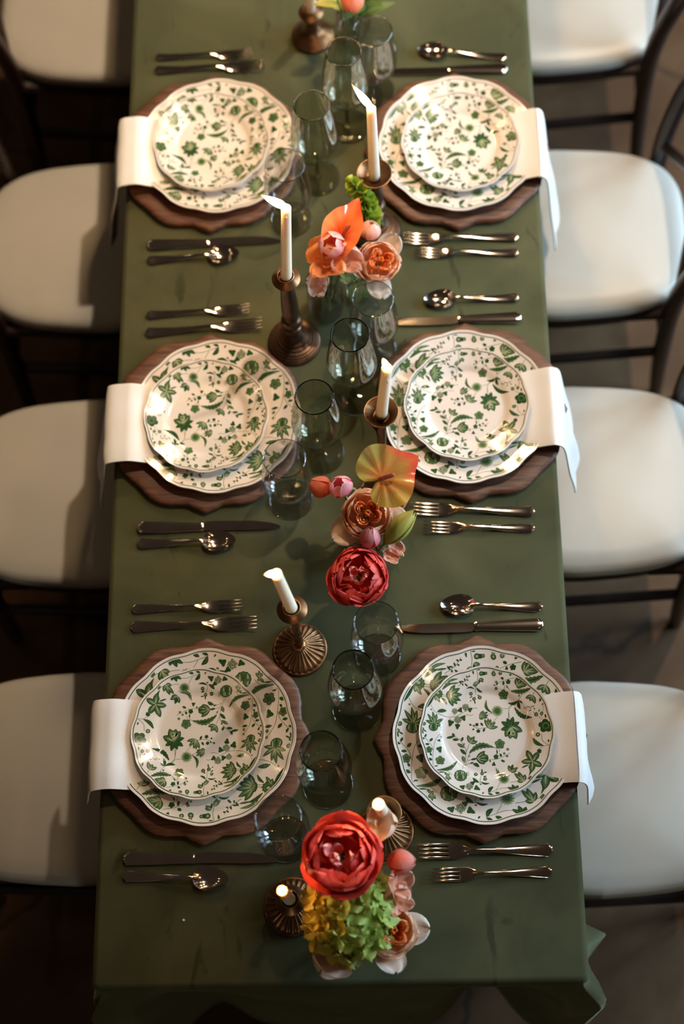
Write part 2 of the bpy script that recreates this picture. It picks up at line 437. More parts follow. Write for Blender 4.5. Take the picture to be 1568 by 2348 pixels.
CHX = (-.2215, -.2185, -.2115, .2315, .2330, .2300)
def charger_radius(deg): pass
def charger_mesh():
    global charger_radius
    keys = [(0, 1.0), (5, .965), (11, .93), (16, .945), (22, .98), (28, 1.0), (34, 1.0), (40, .985), (45, .975)]
    keys += [(90 - a, v) for a, v in reversed(keys[:-1])]
    def rr(deg):
        deg %= 90
        for (a0, v0), (a1, v1) in zip(keys, keys[1:]):
            if a0 <= deg <= a1:
                t = (deg - a0) / (a1 - a0); return v0 + (v1 - v0) * (t if v0 == 1.0 and a0 in (0,) else t * t * (3 - 2 * t))
    charger_radius = lambda d: rr(d) * .1705
    n = 160; out = []
    for k in range(n):
        d = 360 * k / n; q = rr(d) * .1705
        out.append((q * math.cos(math.radians(d)), q * math.sin(math.radians(d))))
    return prism(out, [(.97, 0), (.995, .002), (1, .005), (1, .0105), (.985, .0135), (.955, .0145), (.80, .0145), (.78, .0125), (.3, .0125)])
CH = mesh_obj('tmp', *charger_mesh(), M['walnut']).data; bpy.data.objects.remove(bpy.data.objects['tmp'])

def plate_z(q, H):                # q: 0..1 across the plate; height of the eating surface
    return .0045 + H * (.30 * sstep(.60, .72, q) + .70 * max(0, (q - .66) / .34) ** 1.15)
def scal(a, q):
    return 1 + (.0115 * math.cos(12 * a) - .0025 * math.cos(24 * a)) * sstep(.55, 1, q)
def make_plate(name, Rr, H):
    r = empty(name)
    na = 144; qs = [0, .12, .25, .38, .5, .58, .62, .66, .70, .74, .80, .86, .92, .97, 1.0]
    mb = MB(); rings = []
    def ring(q, dz, s=1.0):
        return [(Rr * q * s * scal(a, q) * math.cos(a), Rr * q * s * scal(a, q) * math.sin(a), dz + plate_z(q, H)) for a in (2 * PI * k / na for k in range(na))]
    th = .0035
    top = [ring(q, 0) for q in qs[1:]]
    edge = [ring(1.0, -.0012, 1.004)]
    bot = [ring(q, -th) for q in reversed(qs[5:])]
    foot = [[(Rr * .55 * math.cos(a), Rr * .55 * math.sin(a), 0) for a in (2 * PI * k / na for k in range(na))]]
    vs, fs = loft(top + edge + bot + foot)
    mb.add(vs, fs); mb.build('body', M['porcelain'], r, sharp=50)
    # green line just inside the rim
    l0 = [(p[0], p[1], p[2] + .00025) for p in ring(.962, 0)]; l1 = [(p[0], p[1], p[2] + .00025) for p in ring(.962 + .0013 / Rr, 0)]
    vs, fs = loft([l0, l1], cap=False); mesh_obj('rim_line', vs, fs, M['line_green'], r)
    return r

# -- the printed flowers, drawn once in plate units and laid on either plate
class Print:
    def __init__(s): s.p = []                              # (material, level, verts2d, faces)
    def c(s, x, y): return ((x - 775) / 728., (757 - y) / 728.)
    def poly(s, mat, lev, pts, fs): s.p.append((mat, lev, pts, fs))
    def leaf(s, x1, y1, x2, y2, wd, mat=0, curve=0., serr=0, lev=1, vein=True):
        a = Vector(s.c(x1, y1)); b = Vector(s.c(x2, y2)); d = b - a; n = Vector((-d.y, d.x)); L = d.length
        n = n / L if L else n; W = wd / 728. / 2; pts, fs = [], []; m = 14 if serr else 9
        for i in range(m + 1):
            t = i / m; q = a + d * t + n * curve * L * math.sin(PI * t); ww = W * math.sin(PI * min(1, t * .96 + .03)) ** .75
            if serr: ww *= (1.0 if i % 2 else .70)
            pts += [q - n * ww, q + n * ww]
        for i in range(m): fs.append((2 * i, 2 * i + 2, 2 * i + 3, 2 * i + 1))
        s.poly(mat, lev, pts, fs)
        if vein and wd >= 24:
            pts, fs = [], []
            for i in range(8):
                t = .08 + .8 * i / 7; q = a + d * t + n * curve * L * math.sin(PI * t); ww = .0019 * (1.1 - t) + wd * .00003
                pts += [q - n * ww, q + n * ww]
            for i in range(7): fs.append((2 * i, 2 * i + 2, 2 * i + 3, 2 * i + 1))
            s.poly(2 if mat == 1 else 1, lev + 1, pts, fs)
    def disc(s, x, y, r, mat=1, lev=1, ry=None, rot=0., wob=0., k=16):
        cx, cy_ = s.c(x, y); R1 = r / 728.; R2 = (ry or r) / 728.; pts = [Vector((cx, cy_))]; ca, sa = math.cos(rot), math.sin(rot)
        for i in range(k):
            a = 2 * PI * i / k; f = 1 - wob * (i % 2); u, v = R1 * f * math.cos(a), R2 * f * math.sin(a)
            pts.append(Vector((cx + u * ca - v * sa, cy_ + u * sa + v * ca)))
        s.poly(mat, lev, pts, [(0, i + 1, (i + 1) % k + 1) for i in range(k)])
    def stem(s, *pts, w=4.2, mat=1):
        pp = bez([(*s.c(x, y), 0) for x, y in pts], 6); vs, fs = [], []; W = w / 728. / 2
        for i, p in enumerate(pp):
            d = (pp[min(i + 1, len(pp) - 1)] - pp[max(i - 1, 0)]); n = Vector((-d.y, d.x)); n = n / (n.length or 1)
            vs += [Vector((p.x, p.y)) - n * W, Vector((p.x, p.y)) + n * W]
        for i in range(len(pp) - 1): fs.append((2 * i, 2 * i + 2, 2 * i + 3, 2 * i + 1))
        s.poly(mat, 0, vs, fs)
    def f5(s, x, y, r, mat=1, n=5, ph=.3):
        for k in range(n):
            a = 2 * PI * k / n + ph; s.disc(x + r * .58 * math.cos(a), y - r * .58 * math.sin(a), r * .43, 0, 1)
            s.disc(x + r * .60 * math.cos(a), y - r * .60 * math.sin(a), r * .34, mat, 2)
        s.disc(x, y, r * .36, mat, 3); s.disc(x, y, r * .30, 0, 4); s.disc(x, y, r * .15, mat, 5)
    def pom(s, x, y, r):
        s.disc(x, y, r, 2, 1, wob=.18, k=26); s.disc(x, y, r * .80, 1, 2, wob=.3, k=22); s.disc(x, y, r * .45, 0, 3, wob=.4, k=18); s.disc(x, y, r * .12, 1, 4)
    def fan(s, x, y, tips, wd, mat=1, edge=True):
        for tx, ty in tips:
            s.leaf(x, y, tx, ty, wd, 0 if edge else mat, 0, 0, 1, vein=False)
            if edge: s.leaf(x + (tx - x) * .08, y + (ty - y) * .08, x + (tx - x) * .93, y + (ty - y) * .93, wd * .66, mat, 0, 0, 2, vein=False); s.leaf(x, y, x + (tx - x) * .7, y + (ty - y) * .7, wd * .2, 2, 0, 0, 3, vein=False)
    def ivy(s, x, y, r, rot=0.):
        for a, l in ((0, 1.0), (2.1, .85), (-2.1, .85)):
            a += rot; s.leaf(x - .3 * r * math.cos(a), y + .3 * r * math.sin(a), x + r * l * math.cos(a), y - r * l * math.sin(a), r * .85, 0, lev=1, vein=False)
    def ber(s, x, y, r):
        k = r * .3
        for dx, dy in ((-.6, -.6), (0, -.8), (.6, -.6), (-.85, 0), (-.3, -.15), (.3, -.15), (.85, 0), (-.45, .45), (.1, .4), (.6, .45), (0, .9)):
            s.disc(x + dx * r * .9, y + dy * r, k, 0, 1, k=9); s.disc(x + dx * r * .9, y + dy * r, k * .62, 2, 2, k=9)
    def bud(s, x, y, r): s.disc(x, y, r, 0, 1, k=12); s.disc(x, y, r * .72, 1, 2, k=12); s.disc(x, y, r * .35, 2, 3, k=9)
    def sprig(s, *ls):
        for l in ls: s.leaf(*l[:4], l[4] if len(l) > 4 else 15, 0, lev=1, vein=False)
pr = Print()
# upper left corner spray
pr.disc(165, 405, 36, 0, 1, ry=88, rot=-.55); pr.disc(172, 405, 8, 2, 3); pr.disc(143, 440, 8, 2, 3); pr.disc(185, 360, 8, 2, 3)
pr.disc(252, 325, 62, 0, 1, wob=.16, k=24); pr.disc(255, 322, 50, 1, 2, wob=.25, k=22); pr.disc(257, 320, 32, 0, 3, wob=.3, k=18); pr.disc(258, 318, 18, 2, 4, wob=.3)
pr.fan(240, 350, [(285, 420), (235, 400)], 30); pr.leaf(298, 366, 355, 440, 30, 0, .1, 1); pr.leaf(300, 275, 430, 212, 30, 0, .08); pr.leaf(345, 225, 490, 165, 26, 1, .08); pr.leaf(350, 195, 470, 130, 24, 0, .1)
pr.leaf(400, 220, 500, 205, 18, 1); pr.bud(365, 200, 30); pr.leaf(330, 180, 400, 120, 20, 0)
pr.fan(372, 335, [(455, 228), (505, 262), (528, 328), (512, 388), (472, 425), (425, 452)], 50); pr.disc(378, 335, 32, 0, 2, ry=46); pr.disc(380, 335, 20, 1, 3, ry=36)
pr.stem((300, 330), (345, 330)); pr.stem((295, 345), (350, 350))
# iris at the edge
pr.fan(208, 655, [(135, 545), (200, 520), (242, 545), (312, 592), (306, 672), (115, 620)], 36)
pr.disc(202, 690, 50, 0, 2, ry=46); pr.disc(202, 690, 38, 1, 3, ry=40); pr.leaf(202, 640, 202, 735, 22, 0, lev=4, vein=False); pr.leaf(178, 655, 168, 715, 10, 2, lev=4, vein=False); pr.leaf(226, 655, 238, 715, 10, 2, lev=4, vein=False)
pr.stem((185, 450), (225, 520), (330, 565), (450, 562), (560, 505)); pr.leaf(250, 520, 352, 505, 46, 0, .05, 1); pr.stem((370, 570), (395, 600)); pr.bud(185, 500, 9)
pr.ber(440, 505, 32); pr.ber(562, 465, 38); pr.ber(470, 605, 40); pr.ivy(500, 495, 36, 1.2); pr.ivy(606, 492, 36, .6); pr.ivy(532, 580, 40, -1.2); pr.ivy(392, 632, 46, -1.9); pr.ivy(465, 672, 38, -1.7)
pr.stem((640, 482), (665, 470), (690, 480)); pr.stem((560, 540), (610, 555), (640, 545))
# sprig from the top rim
pr.stem((690, 60), (705, 130), (690, 220), (675, 280), (675, 340), (655, 400))
pr.sprig((690, 62, 735, 72, 16), (648, 58, 660, 112, 18), (722, 165, 714, 218, 20), (640, 340, 608, 358, 14), (662, 388, 668, 428, 14), (692, 330, 715, 330, 12), (625, 385, 612, 400, 12))
pr.fan(690, 185, [(650, 235), (672, 248), (694, 232)], 28); pr.fan(715, 165, [(770, 172), (768, 195)], 30); pr.bud(745, 110, 24); pr.disc(770, 110, 22, 0, 1, ry=19); pr.bud(795, 108, 16)
pr.leaf(665, 266, 575, 265, 18, 0, -.2); pr.leaf(688, 255, 752, 300, 24, 0, -.1); pr.bud(625, 315, 19); pr.bud(720, 355, 22); pr.bud(657, 370, 20)
pr.stem((480, 245), (560, 185), (612, 105)); pr.sprig((548, 190, 512, 190), (560, 210, 592, 240, 18), (565, 185, 555, 150), (580, 165, 600, 172), (590, 140, 575, 122), (600, 125, 622, 130), (525, 215, 500, 185, 18), (535, 212, 540, 235))
pr.bud(880, 112, 24); pr.fan(880, 100, [(870, 75), (892, 78)], 14); pr.bud(955, 100, 20); pr.ivy(1065, 125, 26)
# right upper
pr.stem((1105, 168), (1000, 182), (930, 205), (898, 245)); pr.sprig((985, 190, 983, 238, 24), (960, 145, 988, 172, 26), (925, 205, 905, 225, 16), (1015, 238, 1025, 272, 12))
pr.f5(1035, 205, 26, 0); pr.bud(908, 195, 14); pr.bud(903, 265, 16); pr.bud(885, 228, 9); pr.stem((1000, 235), (985, 290)); pr.f5(980, 335, 54)
pr.fan(1120, 245, [(1130, 165), (1190, 160), (1235, 215), (1180, 270), (1245, 245)], 46); pr.leaf(1060, 302, 1292, 275, 60, 1, -.10, 1); pr.leaf(1070, 300, 1280, 280, 14, 0, -.10, lev=3, vein=False); pr.stem((1020, 245), (1050, 296))
pr.stem((1185, 340), (1140, 400), (1045, 470), (1022, 600)); pr.leaf(1140, 408, 1025, 425, 34, 0, .15); pr.leaf(1142, 408, 1156, 498, 32, 0, -.1); pr.leaf(1148, 404, 1182, 442, 18, 0); pr.sprig((1160, 350, 1140, 362, 16))
pr.fan(1290, 362, [(1218, 388), (1262, 425), (1314, 455)], 42); pr.stem((1325, 318), (1292, 365)); pr.leaf(1392, 378, 1358, 442, 28, 0); pr.sprig((1345, 345, 1365, 372, 12))
for i in range(7): pr.bud(1200 + i * 16, 488 + 10 * math.sin(i * 2), 7)
pr.sprig((1270, 515, 1250, 530, 12), (1300, 500, 1310, 520, 12), (1350, 545, 1365, 520, 12), (1425, 575, 1432, 618, 18))
pr.leaf(1095, 478, 1282, 602, 56, 0, -.16, 1); pr.stem((1040, 600), (1030, 520), (1045, 470)); pr.stem((1390, 630), (1330, 575), (1290, 540)); pr.bud(1325, 570, 22); pr.bud(1387, 565, 20); pr.bud(1392, 468, 10); pr.stem((1387, 600), (1400, 520), (1392, 470))
pr.f5(1415, 705, 76, 0); pr.disc(1415, 705, 44, 1, 3, wob=.2); pr.disc(1415, 705, 22, 0, 5)
pr.stem((1365, 790), (1380, 870), (1450, 925)); pr.stem((1450, 925), (1380, 932), (1335, 965)); pr.leaf(1272, 828, 1388, 926, 48, 0, -.12, 1); pr.bud(1328, 795, 24); pr.sprig((1440, 858, 1443, 892, 18), (1470, 790, 1482, 832, 18)); pr.leaf(1458, 965, 1402, 1072, 44, 0, .1, 1)
pr.fan(1252, 1090, [(1202, 958), (1328, 985), (1350, 1152), (1247, 1218), (1138, 1085)], 66); pr.f5(1335, 980, 26, 0); pr.leaf(1218, 1128, 1138, 1158, 22, 0, 0, 1); pr.leaf(1212, 1150, 1210, 1255, 30, 0, .25, 1)
# middle of the plate
pr.pom(905, 510, 66); pr.leaf(848, 532, 793, 382, 32, 1, .22); pr.leaf(842, 530, 795, 400, 10, 0, .22, lev=3, vein=False); pr.fan(708, 570, [(758, 505), (802, 520), (805, 560), (795, 585), (742, 605)], 34); pr.stem((790, 550), (850, 535)); pr.stem((965, 490), (1030, 482), (1090, 430))
pr.fan(808, 705, [(762, 600), (800, 592), (830, 600), (880, 632), (905, 688)], 36); pr.stem((905, 575), (850, 640)); pr.stem((800, 692), (690, 702), (610, 655))
pr.sprig((742, 675, 718, 638, 24), (742, 742, 762, 700, 24), (612, 672, 598, 648, 20), (630, 722, 642, 702, 20), (650, 680, 640, 660, 14)); pr.f5(677, 660, 20, 0); pr.f5(690, 732, 22, 0)
for tx, ty in ((935, 722), (945, 632), (1008, 595), (1075, 580), (1140, 640), (1128, 705)): pr.leaf(1045, 695, tx, ty, 62, 0, 0, 1)
pr.fan(1050, 690, [(980, 800), (1030, 825), (1100, 828), (1168, 745)], 78); pr.disc(1062, 765, 30, 2, 4, wob=.2); pr.disc(1065, 768, 16, 1, 5)
# lower middle
pr.stem((500, 1150), (540, 1020), (545, 930), (490, 830), (410, 782), (345, 800)); pr.stem((530, 1110), (560, 1040), (590, 975), (580, 1000))
for l in ((420, 790, 338, 802, 28, 0), (430, 792, 405, 750, 28, 0), (472, 825, 405, 820, 30, 0), (500, 842, 522, 796, 28, 0), (530, 912, 455, 866, 36, 1), (545, 988, 486, 928, 36, 0), (532, 1075, 505, 1005, 38, 1), (520, 890, 535, 862, 14, 0)): pr.leaf(*l)
pr.fan(598, 865, [(572, 775), (612, 800), (645, 790), (675, 846)], 40); pr.stem((588, 870), (548, 965)); pr.leaf(582, 972, 850, 915, 76, 1, .18, 1); pr.leaf(590, 965, 840, 918, 18, 0, .18, lev=3, vein=False); pr.stem((850, 915), (882, 940), (880, 1000)); pr.f5(917, 880, 56); pr.stem((915, 930), (905, 970))
pr.disc(722, 1035, 66, 0, 1, ry=54); pr.fan(660, 1035, [(752, 955), (785, 1005), (788, 1060), (745, 1098)], 50); pr.leaf(662, 1035, 596, 1048, 24, 0); pr.stem((560, 1060), (600, 1046))
pr.stem((788, 1050), (880, 1046), (985, 1002), (1025, 978)); pr.f5(870, 1020, 28, 0); pr.leaf(928, 1022, 914, 985, 26, 0); pr.leaf(922, 1058, 964, 1078, 26, 0); pr.bud(1000, 940, 15); pr.bud(960, 985, 13); pr.bud(990, 1015, 13); pr.ivy(842, 1103, 28, 1.5); pr.leaf(885, 990, 880, 945, 16, 0); pr.sprig((800, 1052, 808, 1080, 14)); pr.bud(578, 1006, 10)
pr.leaf(618, 1092, 684, 1128, 38, 0, .1); pr.stem((520, 1120), (570, 1090), (620, 1090)); pr.sprig((585, 1090, 625, 1075, 16))
pr.leaf(990, 1232, 862, 1140, 34, 1, .28); pr.leaf(985, 1222, 880, 1145, 10, 0, .28, lev=3, vein=False); pr.fan(1015, 1190, [(1000, 1115), (1048, 1108), (1098, 1150), (1082, 1185)], 38); pr.pom(940, 1278, 62); pr.fan(1145, 1305, [(1055, 1212), (1098, 1198), (1168, 1235), (1078, 1300)], 44); pr.stem((1000, 1318), (1100, 1300), (1200, 1282)); pr.f5(1225, 1285, 28); pr.stem((1010, 1230), (980, 1260))
for tx, ty in ((975, 1375), (1022, 1340), (1080, 1348), (1140, 1372)): pr.leaf(1058, 1415, tx, ty, 46, 0, 0, 1)
pr.stem((850, 1392), (880, 1350), (900, 1310)); pr.stem((770, 1420), (900, 1388), (1010, 1388)); pr.leaf(768, 1422, 822, 1355, 38, 0, .12); pr.leaf(765, 1428, 820, 1458, 26, 0); pr.leaf(838, 1420, 895, 1452, 30, 0); pr.sprig((700, 1438, 718, 1415, 14))
# lower left
pr.disc(478, 1228, 72, 0, 1, ry=66, wob=.06, k=24); pr.disc(478, 1228, 62, 1, 2, ry=58)
for dx in (-44, -22, 0, 22, 44): pr.leaf(478 + dx * .4, 1280, 478 + dx, 1172, 9, 0, 0, lev=3, vein=False)
pr.disc(440, 1225, 10, 2, 3, ry=44); pr.disc(505, 1225, 8, 2, 3, ry=44)
for a in (-.5, -.1, .3, .7): pr.stem((530, 1205), (530 + 45 * math.cos(a), 1205 - 45 * math.sin(a)))
pr.leaf(222, 1172, 450, 1058, 44, 1, -.16); pr.leaf(235, 1165, 440, 1075, 12, 0, -.16, lev=3, vein=False); pr.stem((222, 1172), (300, 1165), (380, 1225)); pr.sprig((328, 1168, 384, 1162, 18), (235, 1196, 300, 1200, 14)); pr.fan(332, 1240, [(298, 1198), (352, 1215), (374, 1275), (308, 1278), (345, 1295)], 26)
pr.leaf(608, 1258, 672, 1312, 36, 0, -.1); pr.leaf(690, 1303, 786, 1316, 22, 0, -.12); pr.stem((680, 1335), (690, 1260), (712, 1205)); pr.bud(642, 1213, 21); pr.bud(710, 1203, 20); pr.bud(740, 1267, 20); pr.sprig((714, 1190, 710, 1152, 16), (725, 1192, 765, 1186, 16), (720, 1242, 758, 1232, 16), (680, 1330, 700, 1328, 14))
pr.ber(565, 1358, 40); pr.ivy(495, 1358, 36, 2.8); pr.ivy(602, 1318, 34, .6); pr.ivy(642, 1378, 42, -.4)
# vine up the near edge
pr.stem((190, 1140), (188, 960), (212, 850), (280, 750)); pr.stem((188, 960), (160, 880), (100, 800)); pr.stem((190, 1140), (235, 1118))
pr.sprig((155, 852, 192, 814, 26), (238, 838, 298, 834, 26), (126, 772, 108, 808, 20), (66, 815, 106, 826, 22), (103, 888, 147, 884, 26), (138, 1042, 182, 1060, 30), (175, 1010, 152, 985, 20), (85, 735, 92, 772, 14), (98, 728, 130, 746, 14), (205, 1125, 240, 1122, 14))
pr.f5(138, 948, 40); pr.ivy(256, 935, 44, -1.2); pr.f5(265, 1060, 52); pr.bud(100, 660, 20); pr.bud(85, 720, 20); pr.bud(284, 746, 12); pr.bud(280, 798, 14)

def print_mesh(Rr, H):
    vs, fs, mi = [], [], []
    for mat, lev, pts, f in pr.p:
        q0 = [math.hypot(p[0], p[1]) for p in pts]
        if max(q0) > .95:
            if min(q0) > .95: continue
        b = len(vs)
        for p, q in zip(pts, q0):
            s = min(1., .952 / q) if q > 0 else 1.
            x, y = p[0] * s, p[1] * s; a = math.atan2(y, x)
            # undo the scallop so that height follows the plate
            qq = math.hypot(x, y); k = scal(a, qq)
            vs.append((x * k * Rr, y * k * Rr, plate_z(qq, H) + .00012 + .00005 * lev))
        fs += [tuple(i + b for i in g) for g in f]; mi += [mat] * len(f)
    return vs, fs, mi
def add_print(root, Rr, H):
    vs, fs, mi = print_mesh(Rr, H)
    o = mesh_obj('floral_print', vs, fs, [M['print_dark'], M['print_mid'], M['print_pale']], root, smooth=True, sharp=None, mi=mi); tag(o, 'green printed flowers and leaves')
DR, DH, SR, SH = .1435, .0185, .1062, .0145
dinner0 = make_plate('dinner_plate', DR, DH); add_print(dinner0, DR, DH)
salad0 = make_plate('salad_plate', SR, SH); add_print(salad0, SR, SH)

def napkin_mesh(seed, reach, drop):
    """runs along +x: folded under the salad plate, over the plate rim and charger, then down past the table edge (reach = plate centre to edge)"""
    rnd = random.Random(seed)
    e = reach; f = .030 if drop > .1 else .006
    path = [(-.045, .0062), (.0, .0062), (.06, .0062), (.088, .0085), (.105, .0135), (.125, .0195), (.1445, .0262), (min(.158, e - .004), .0262), (e + .004, .0215), (e + .0095, .007), (e + .012 + .16 * f, -.19 * drop), (e + .012 + .5 * f, -.5 * drop), (e + .012 + .82 * f, -.78 * drop), (e + .012 + f, -drop)]
    pp = bez([(x, 0, z) for x, z in path], 5); n = len(pp); m = 13; th = .0046
    ph = rnd.random() * 6
    L = [0]
    for i in range(1, n): L.append(L[-1] + (pp[i] - pp[i - 1]).length)
    def surf(i, j, up):
        p = pp[i]; d = (pp[min(i + 1, n - 1)] - pp[max(i - 1, 0)]).normalized(); nrm = Vector((-d.z, 0, d.x))
        s = j / (m - 1) * 2 - 1; t = L[i] / L[-1]; hang = sstep(e - .02, e + .10, p.x + max(0, -p.z))
        y = s * (.073 + .006 * hang) - .010 * hang
        wob = (.0016 + .005 * hang) * math.sin(s * 3.1 + ph) * (sstep(.10, .16, p.x)) + .004 * hang * math.cos(s * 6 + ph)
        rnd_edge = 1 - .5 * abs(s) ** 8
        q = p + Vector((0, y, 0)) + nrm * (abs(wob) * .5 + .0006 + wob * .5 * hang + (th if up else 0) * (rnd_edge if up else 0))
        return q
    rings = []
    for i in range(n):
        rings.append([surf(i, j, True) for j in range(m)] + [surf(i, j, False) for j in range(m - 1, -1, -1)])
    return loft(rings)

for i, (side, x, y, where) in enumerate(PLACES):
    rz = 0 if side == 'R' else PI
    g = mesh_obj('tmp', [], [], M['walnut']); bpy.data.objects.remove(g)
    c = bpy.data.objects.new('charger', CH); link(c); c.location = (x, y, T); c.rotation_euler = (0, 0, rz + random.uniform(-.01, .01))
    c.location.x = CHX[i]
    tag(c, 'scalloped walnut charger board, ' + where, 'charger', 'walnut charger boards')
    d = dinner0 if i == 0 else copy_tree(dinner0); d.location = (x, y, T + .0125); d.rotation_euler = (0, 0, rz)
    tag(d, 'large green floral dinner plate on a walnut charger, ' + where, 'plate', 'floral dinner plates')
    s = salad0 if i == 0 else copy_tree(salad0)
    sx, sy = ((-.0120, .004), (-.017, -.002), (-.0110, .003), (.0045, -.001), (.003, .001), (.004, .002))[i]
    s.location = (x + sx, y + sy, T + .0125 + .0110); s.rotation_euler = (0, 0, rz)
    tag(s, 'small green floral salad plate holding down a napkin, ' + where, 'plate', 'floral salad plates')
    nv, nf = napkin_mesh(i, HW - abs(x), (.18, .155, .045, .21, .15, .075)[i])
    k = mesh_obj('napkin', nv, nf, M['napkin'], sharp=60); k.location = (x, y + (-.012 if side == 'L' else -.008), T + .0125); k.rotation_euler = (0, 0, rz)
    if side == 'L': k.scale.y = -1
    tag(k, 'white cloth napkin hanging over the table edge, ' + where, 'napkin', 'white cloth napkins')

def clear_of_chargers(x, y, r):
    """stand a foot of radius r beside the chargers, not in them"""
    for cx, (sd, px, py, wh) in zip(CHX, PLACES):
        dx, dy = x - cx, y - py; d = math.hypot(dx, dy); need = charger_radius(math.degrees(math.atan2(dy, dx))) + r + .0015
        if d < need: x, y = cx + dx * need / d, py + dy * need / d
    return x, y

# ------------------------------------------------------------------ cutlery (handle end at x = 0, head towards +x)
def sect(x, z, hw, ht, n=12, lean=0.):
    out = []
    for k in range(n):
        a = 2 * PI * k / n; c, s = math.cos(a), math.sin(a)
        out.append((x, math.copysign(abs(c) ** .8, c) * hw, z + math.copysign(abs(s) ** .8, s) * ht))
    return out
def handle(L, z1, wide=.0105, thick=.0016, neck=.0032):
    """stepped rounded end, tapering to the neck"""
    f = [(0, .22), (.006, .46), (.014, .60), (.026, .68), (.036, .78), (.046, 1.0), (.065, 1.05), (.11, .99), (.2, .92), (.45, .70), (.7, .48), (.88, .36), (1, .33)]
    ring = []
    for t, q in f:
        hw = wide * q; z = .0030 + z1 * sstep(.35, 1, t) + .0012 * sstep(.15, 0, t)
        ring.append(sect(t * L, z, max(hw, neck * .9), thick * (1.25 if t < .25 else 1.0 + .5 * t)))
    return ring
def make_fork(L):
    r = empty('fork'); k = L / .208
    hl = .118 * k
    mb = MB(); mb.add(*loft(handle(hl, .0075 * k, .0100 * k))); mb.build('handle', M['silver'], r)
    # shoulder and root
    rr = [sect(hl - .001, .0105 * k, .0034 * k, .0020), sect(hl + .010 * k, .0085 * k, .0042 * k, .0016), sect(hl + .018 * k, .0058 * k, .0085 * k, .0013), sect(hl + .026 * k, .0042 * k, .0118 * k, .0011), sect(hl + .036 * k, .0035 * k, .0124 * k, .0010), sect(hl + .043 * k, .0036 * k, .0123 * k, .0010)]
    mb = MB(); mb.add(*loft(rr)); mb.build('root', M['silver'], r)
    for j in range(4):
        y = (j - 1.5) * .0068 * k; x0 = hl + .041 * k; x1 = L
        ring = []
        for t in (0, .25, .5, .75, .93, 1):
            x = x0 + (x1 - x0) * t; z = .0036 + .0075 * t * t
            hw = (.0024 - .0008 * t) * k if t < 1 else .0004
            ring.append([(px, py + y * (1 - .06 * t), pz) for px, py, pz in sect(x, z, hw, .0010, 8)])
        mb = MB(); mb.add(*loft(ring)); mb.build('tine', M['silver'], r)
    return r
def make_spoon(L):
    r = empty('teaspoon'); k = L / .166; hl = .106 * k
    mb = MB(); mb.add(*loft(handle(hl, .0085, .0092 * k) + [sect(hl + .006, .0100, .0032, .0018), sect(hl + .012, .0085, .0040, .0014)])); mb.build('handle', M['silver'], r)
    a, b, dep = (L - hl - .004) / 2, .0183 * k, .0080; cx = hl + .004 + a; nr, na = 9, 32; vs, fs = [], []
    for lay in (0, 1):
        for i in range(nr + 1):
            q = i / nr
            for j in range(na):
                t = 2 * PI * j / na; c, s = math.cos(t), math.sin(t)
                egg = 1 + .16 * -c
                vs.append((cx + a * q * c, b * q * s * egg * (1 - .05 * c), .0105 - dep * (1 - q ** 2.2) - (.0012 if lay else 0) * (1 if q < 1 else .4)))
    def id_(l, i, j): return (l * (nr + 1) + i) * na + j % na
    for i in range(nr):
        for j in range(na):
            fs.append((id_(0, i, j), id_(0, i + 1, j), id_(0, i + 1, j + 1), id_(0, i, j + 1)))
            fs.append((id_(1, i, j), id_(1, i, j + 1), id_(1, i + 1, j + 1), id_(1, i + 1, j)))
    for j in range(na): fs.append((id_(0, nr, j), id_(1, nr, j), id_(1, nr, j + 1), id_(0, nr, j + 1)))
    mesh_obj('bowl', vs, fs, M['silver'], r, sharp=70)
    return r
def make_knife(L):
    r = empty('table_knife'); hl = L * .44
    f = [(0, .30, .6), (.008, .55, .9), (.022, .66, 1), (.034, .76, 1), (.048, 1.03, 1), (.10, 1.0, 1), (.5, .86, .9), (.9, .70, .8), (1, .66, .75)]
    ring = [sect(t * hl, .0042, .0112 * q, .0038 * h, 14) for t, q, h in f]
    mb = MB(); mb.add(*loft(ring)); mb.build('handle', M['silver'], r)
    mb = MB(); mb.add(*loft([sect(hl - .001, .0042, .0080, .0038), sect(hl + .003, .0042, .0083, .0040), sect(hl + .006, .0042, .0074, .0030)])); mb.build('bolster', M['silver'], r)
    out = []
    for t in (0, .04, .15, .4, .65, .82, .92, .975, 1.0):
        x = hl + .005 + (L - hl - .005) * t
        top = .0055 + .0045 * sstep(0, .06, t) - .0095 * (max(0, t - .55) / .45) ** 2.4; bot = -.0066 + .0028 * (max(0, t - .6) / .4) ** 2
        if t == 1.0: top, bot = -.0002, -.0034
        out.append([(x, bot, .0034), (x, (bot + top) / 2, .0030), (x, top, .0026), (x, top, .0056), (x, (bot + top) / 2, .0050), (x, bot, .0038)])
    mb = MB(); mb.add(*loft(out)); mb.build('blade', M['silver'], r, sharp=30)
    return r
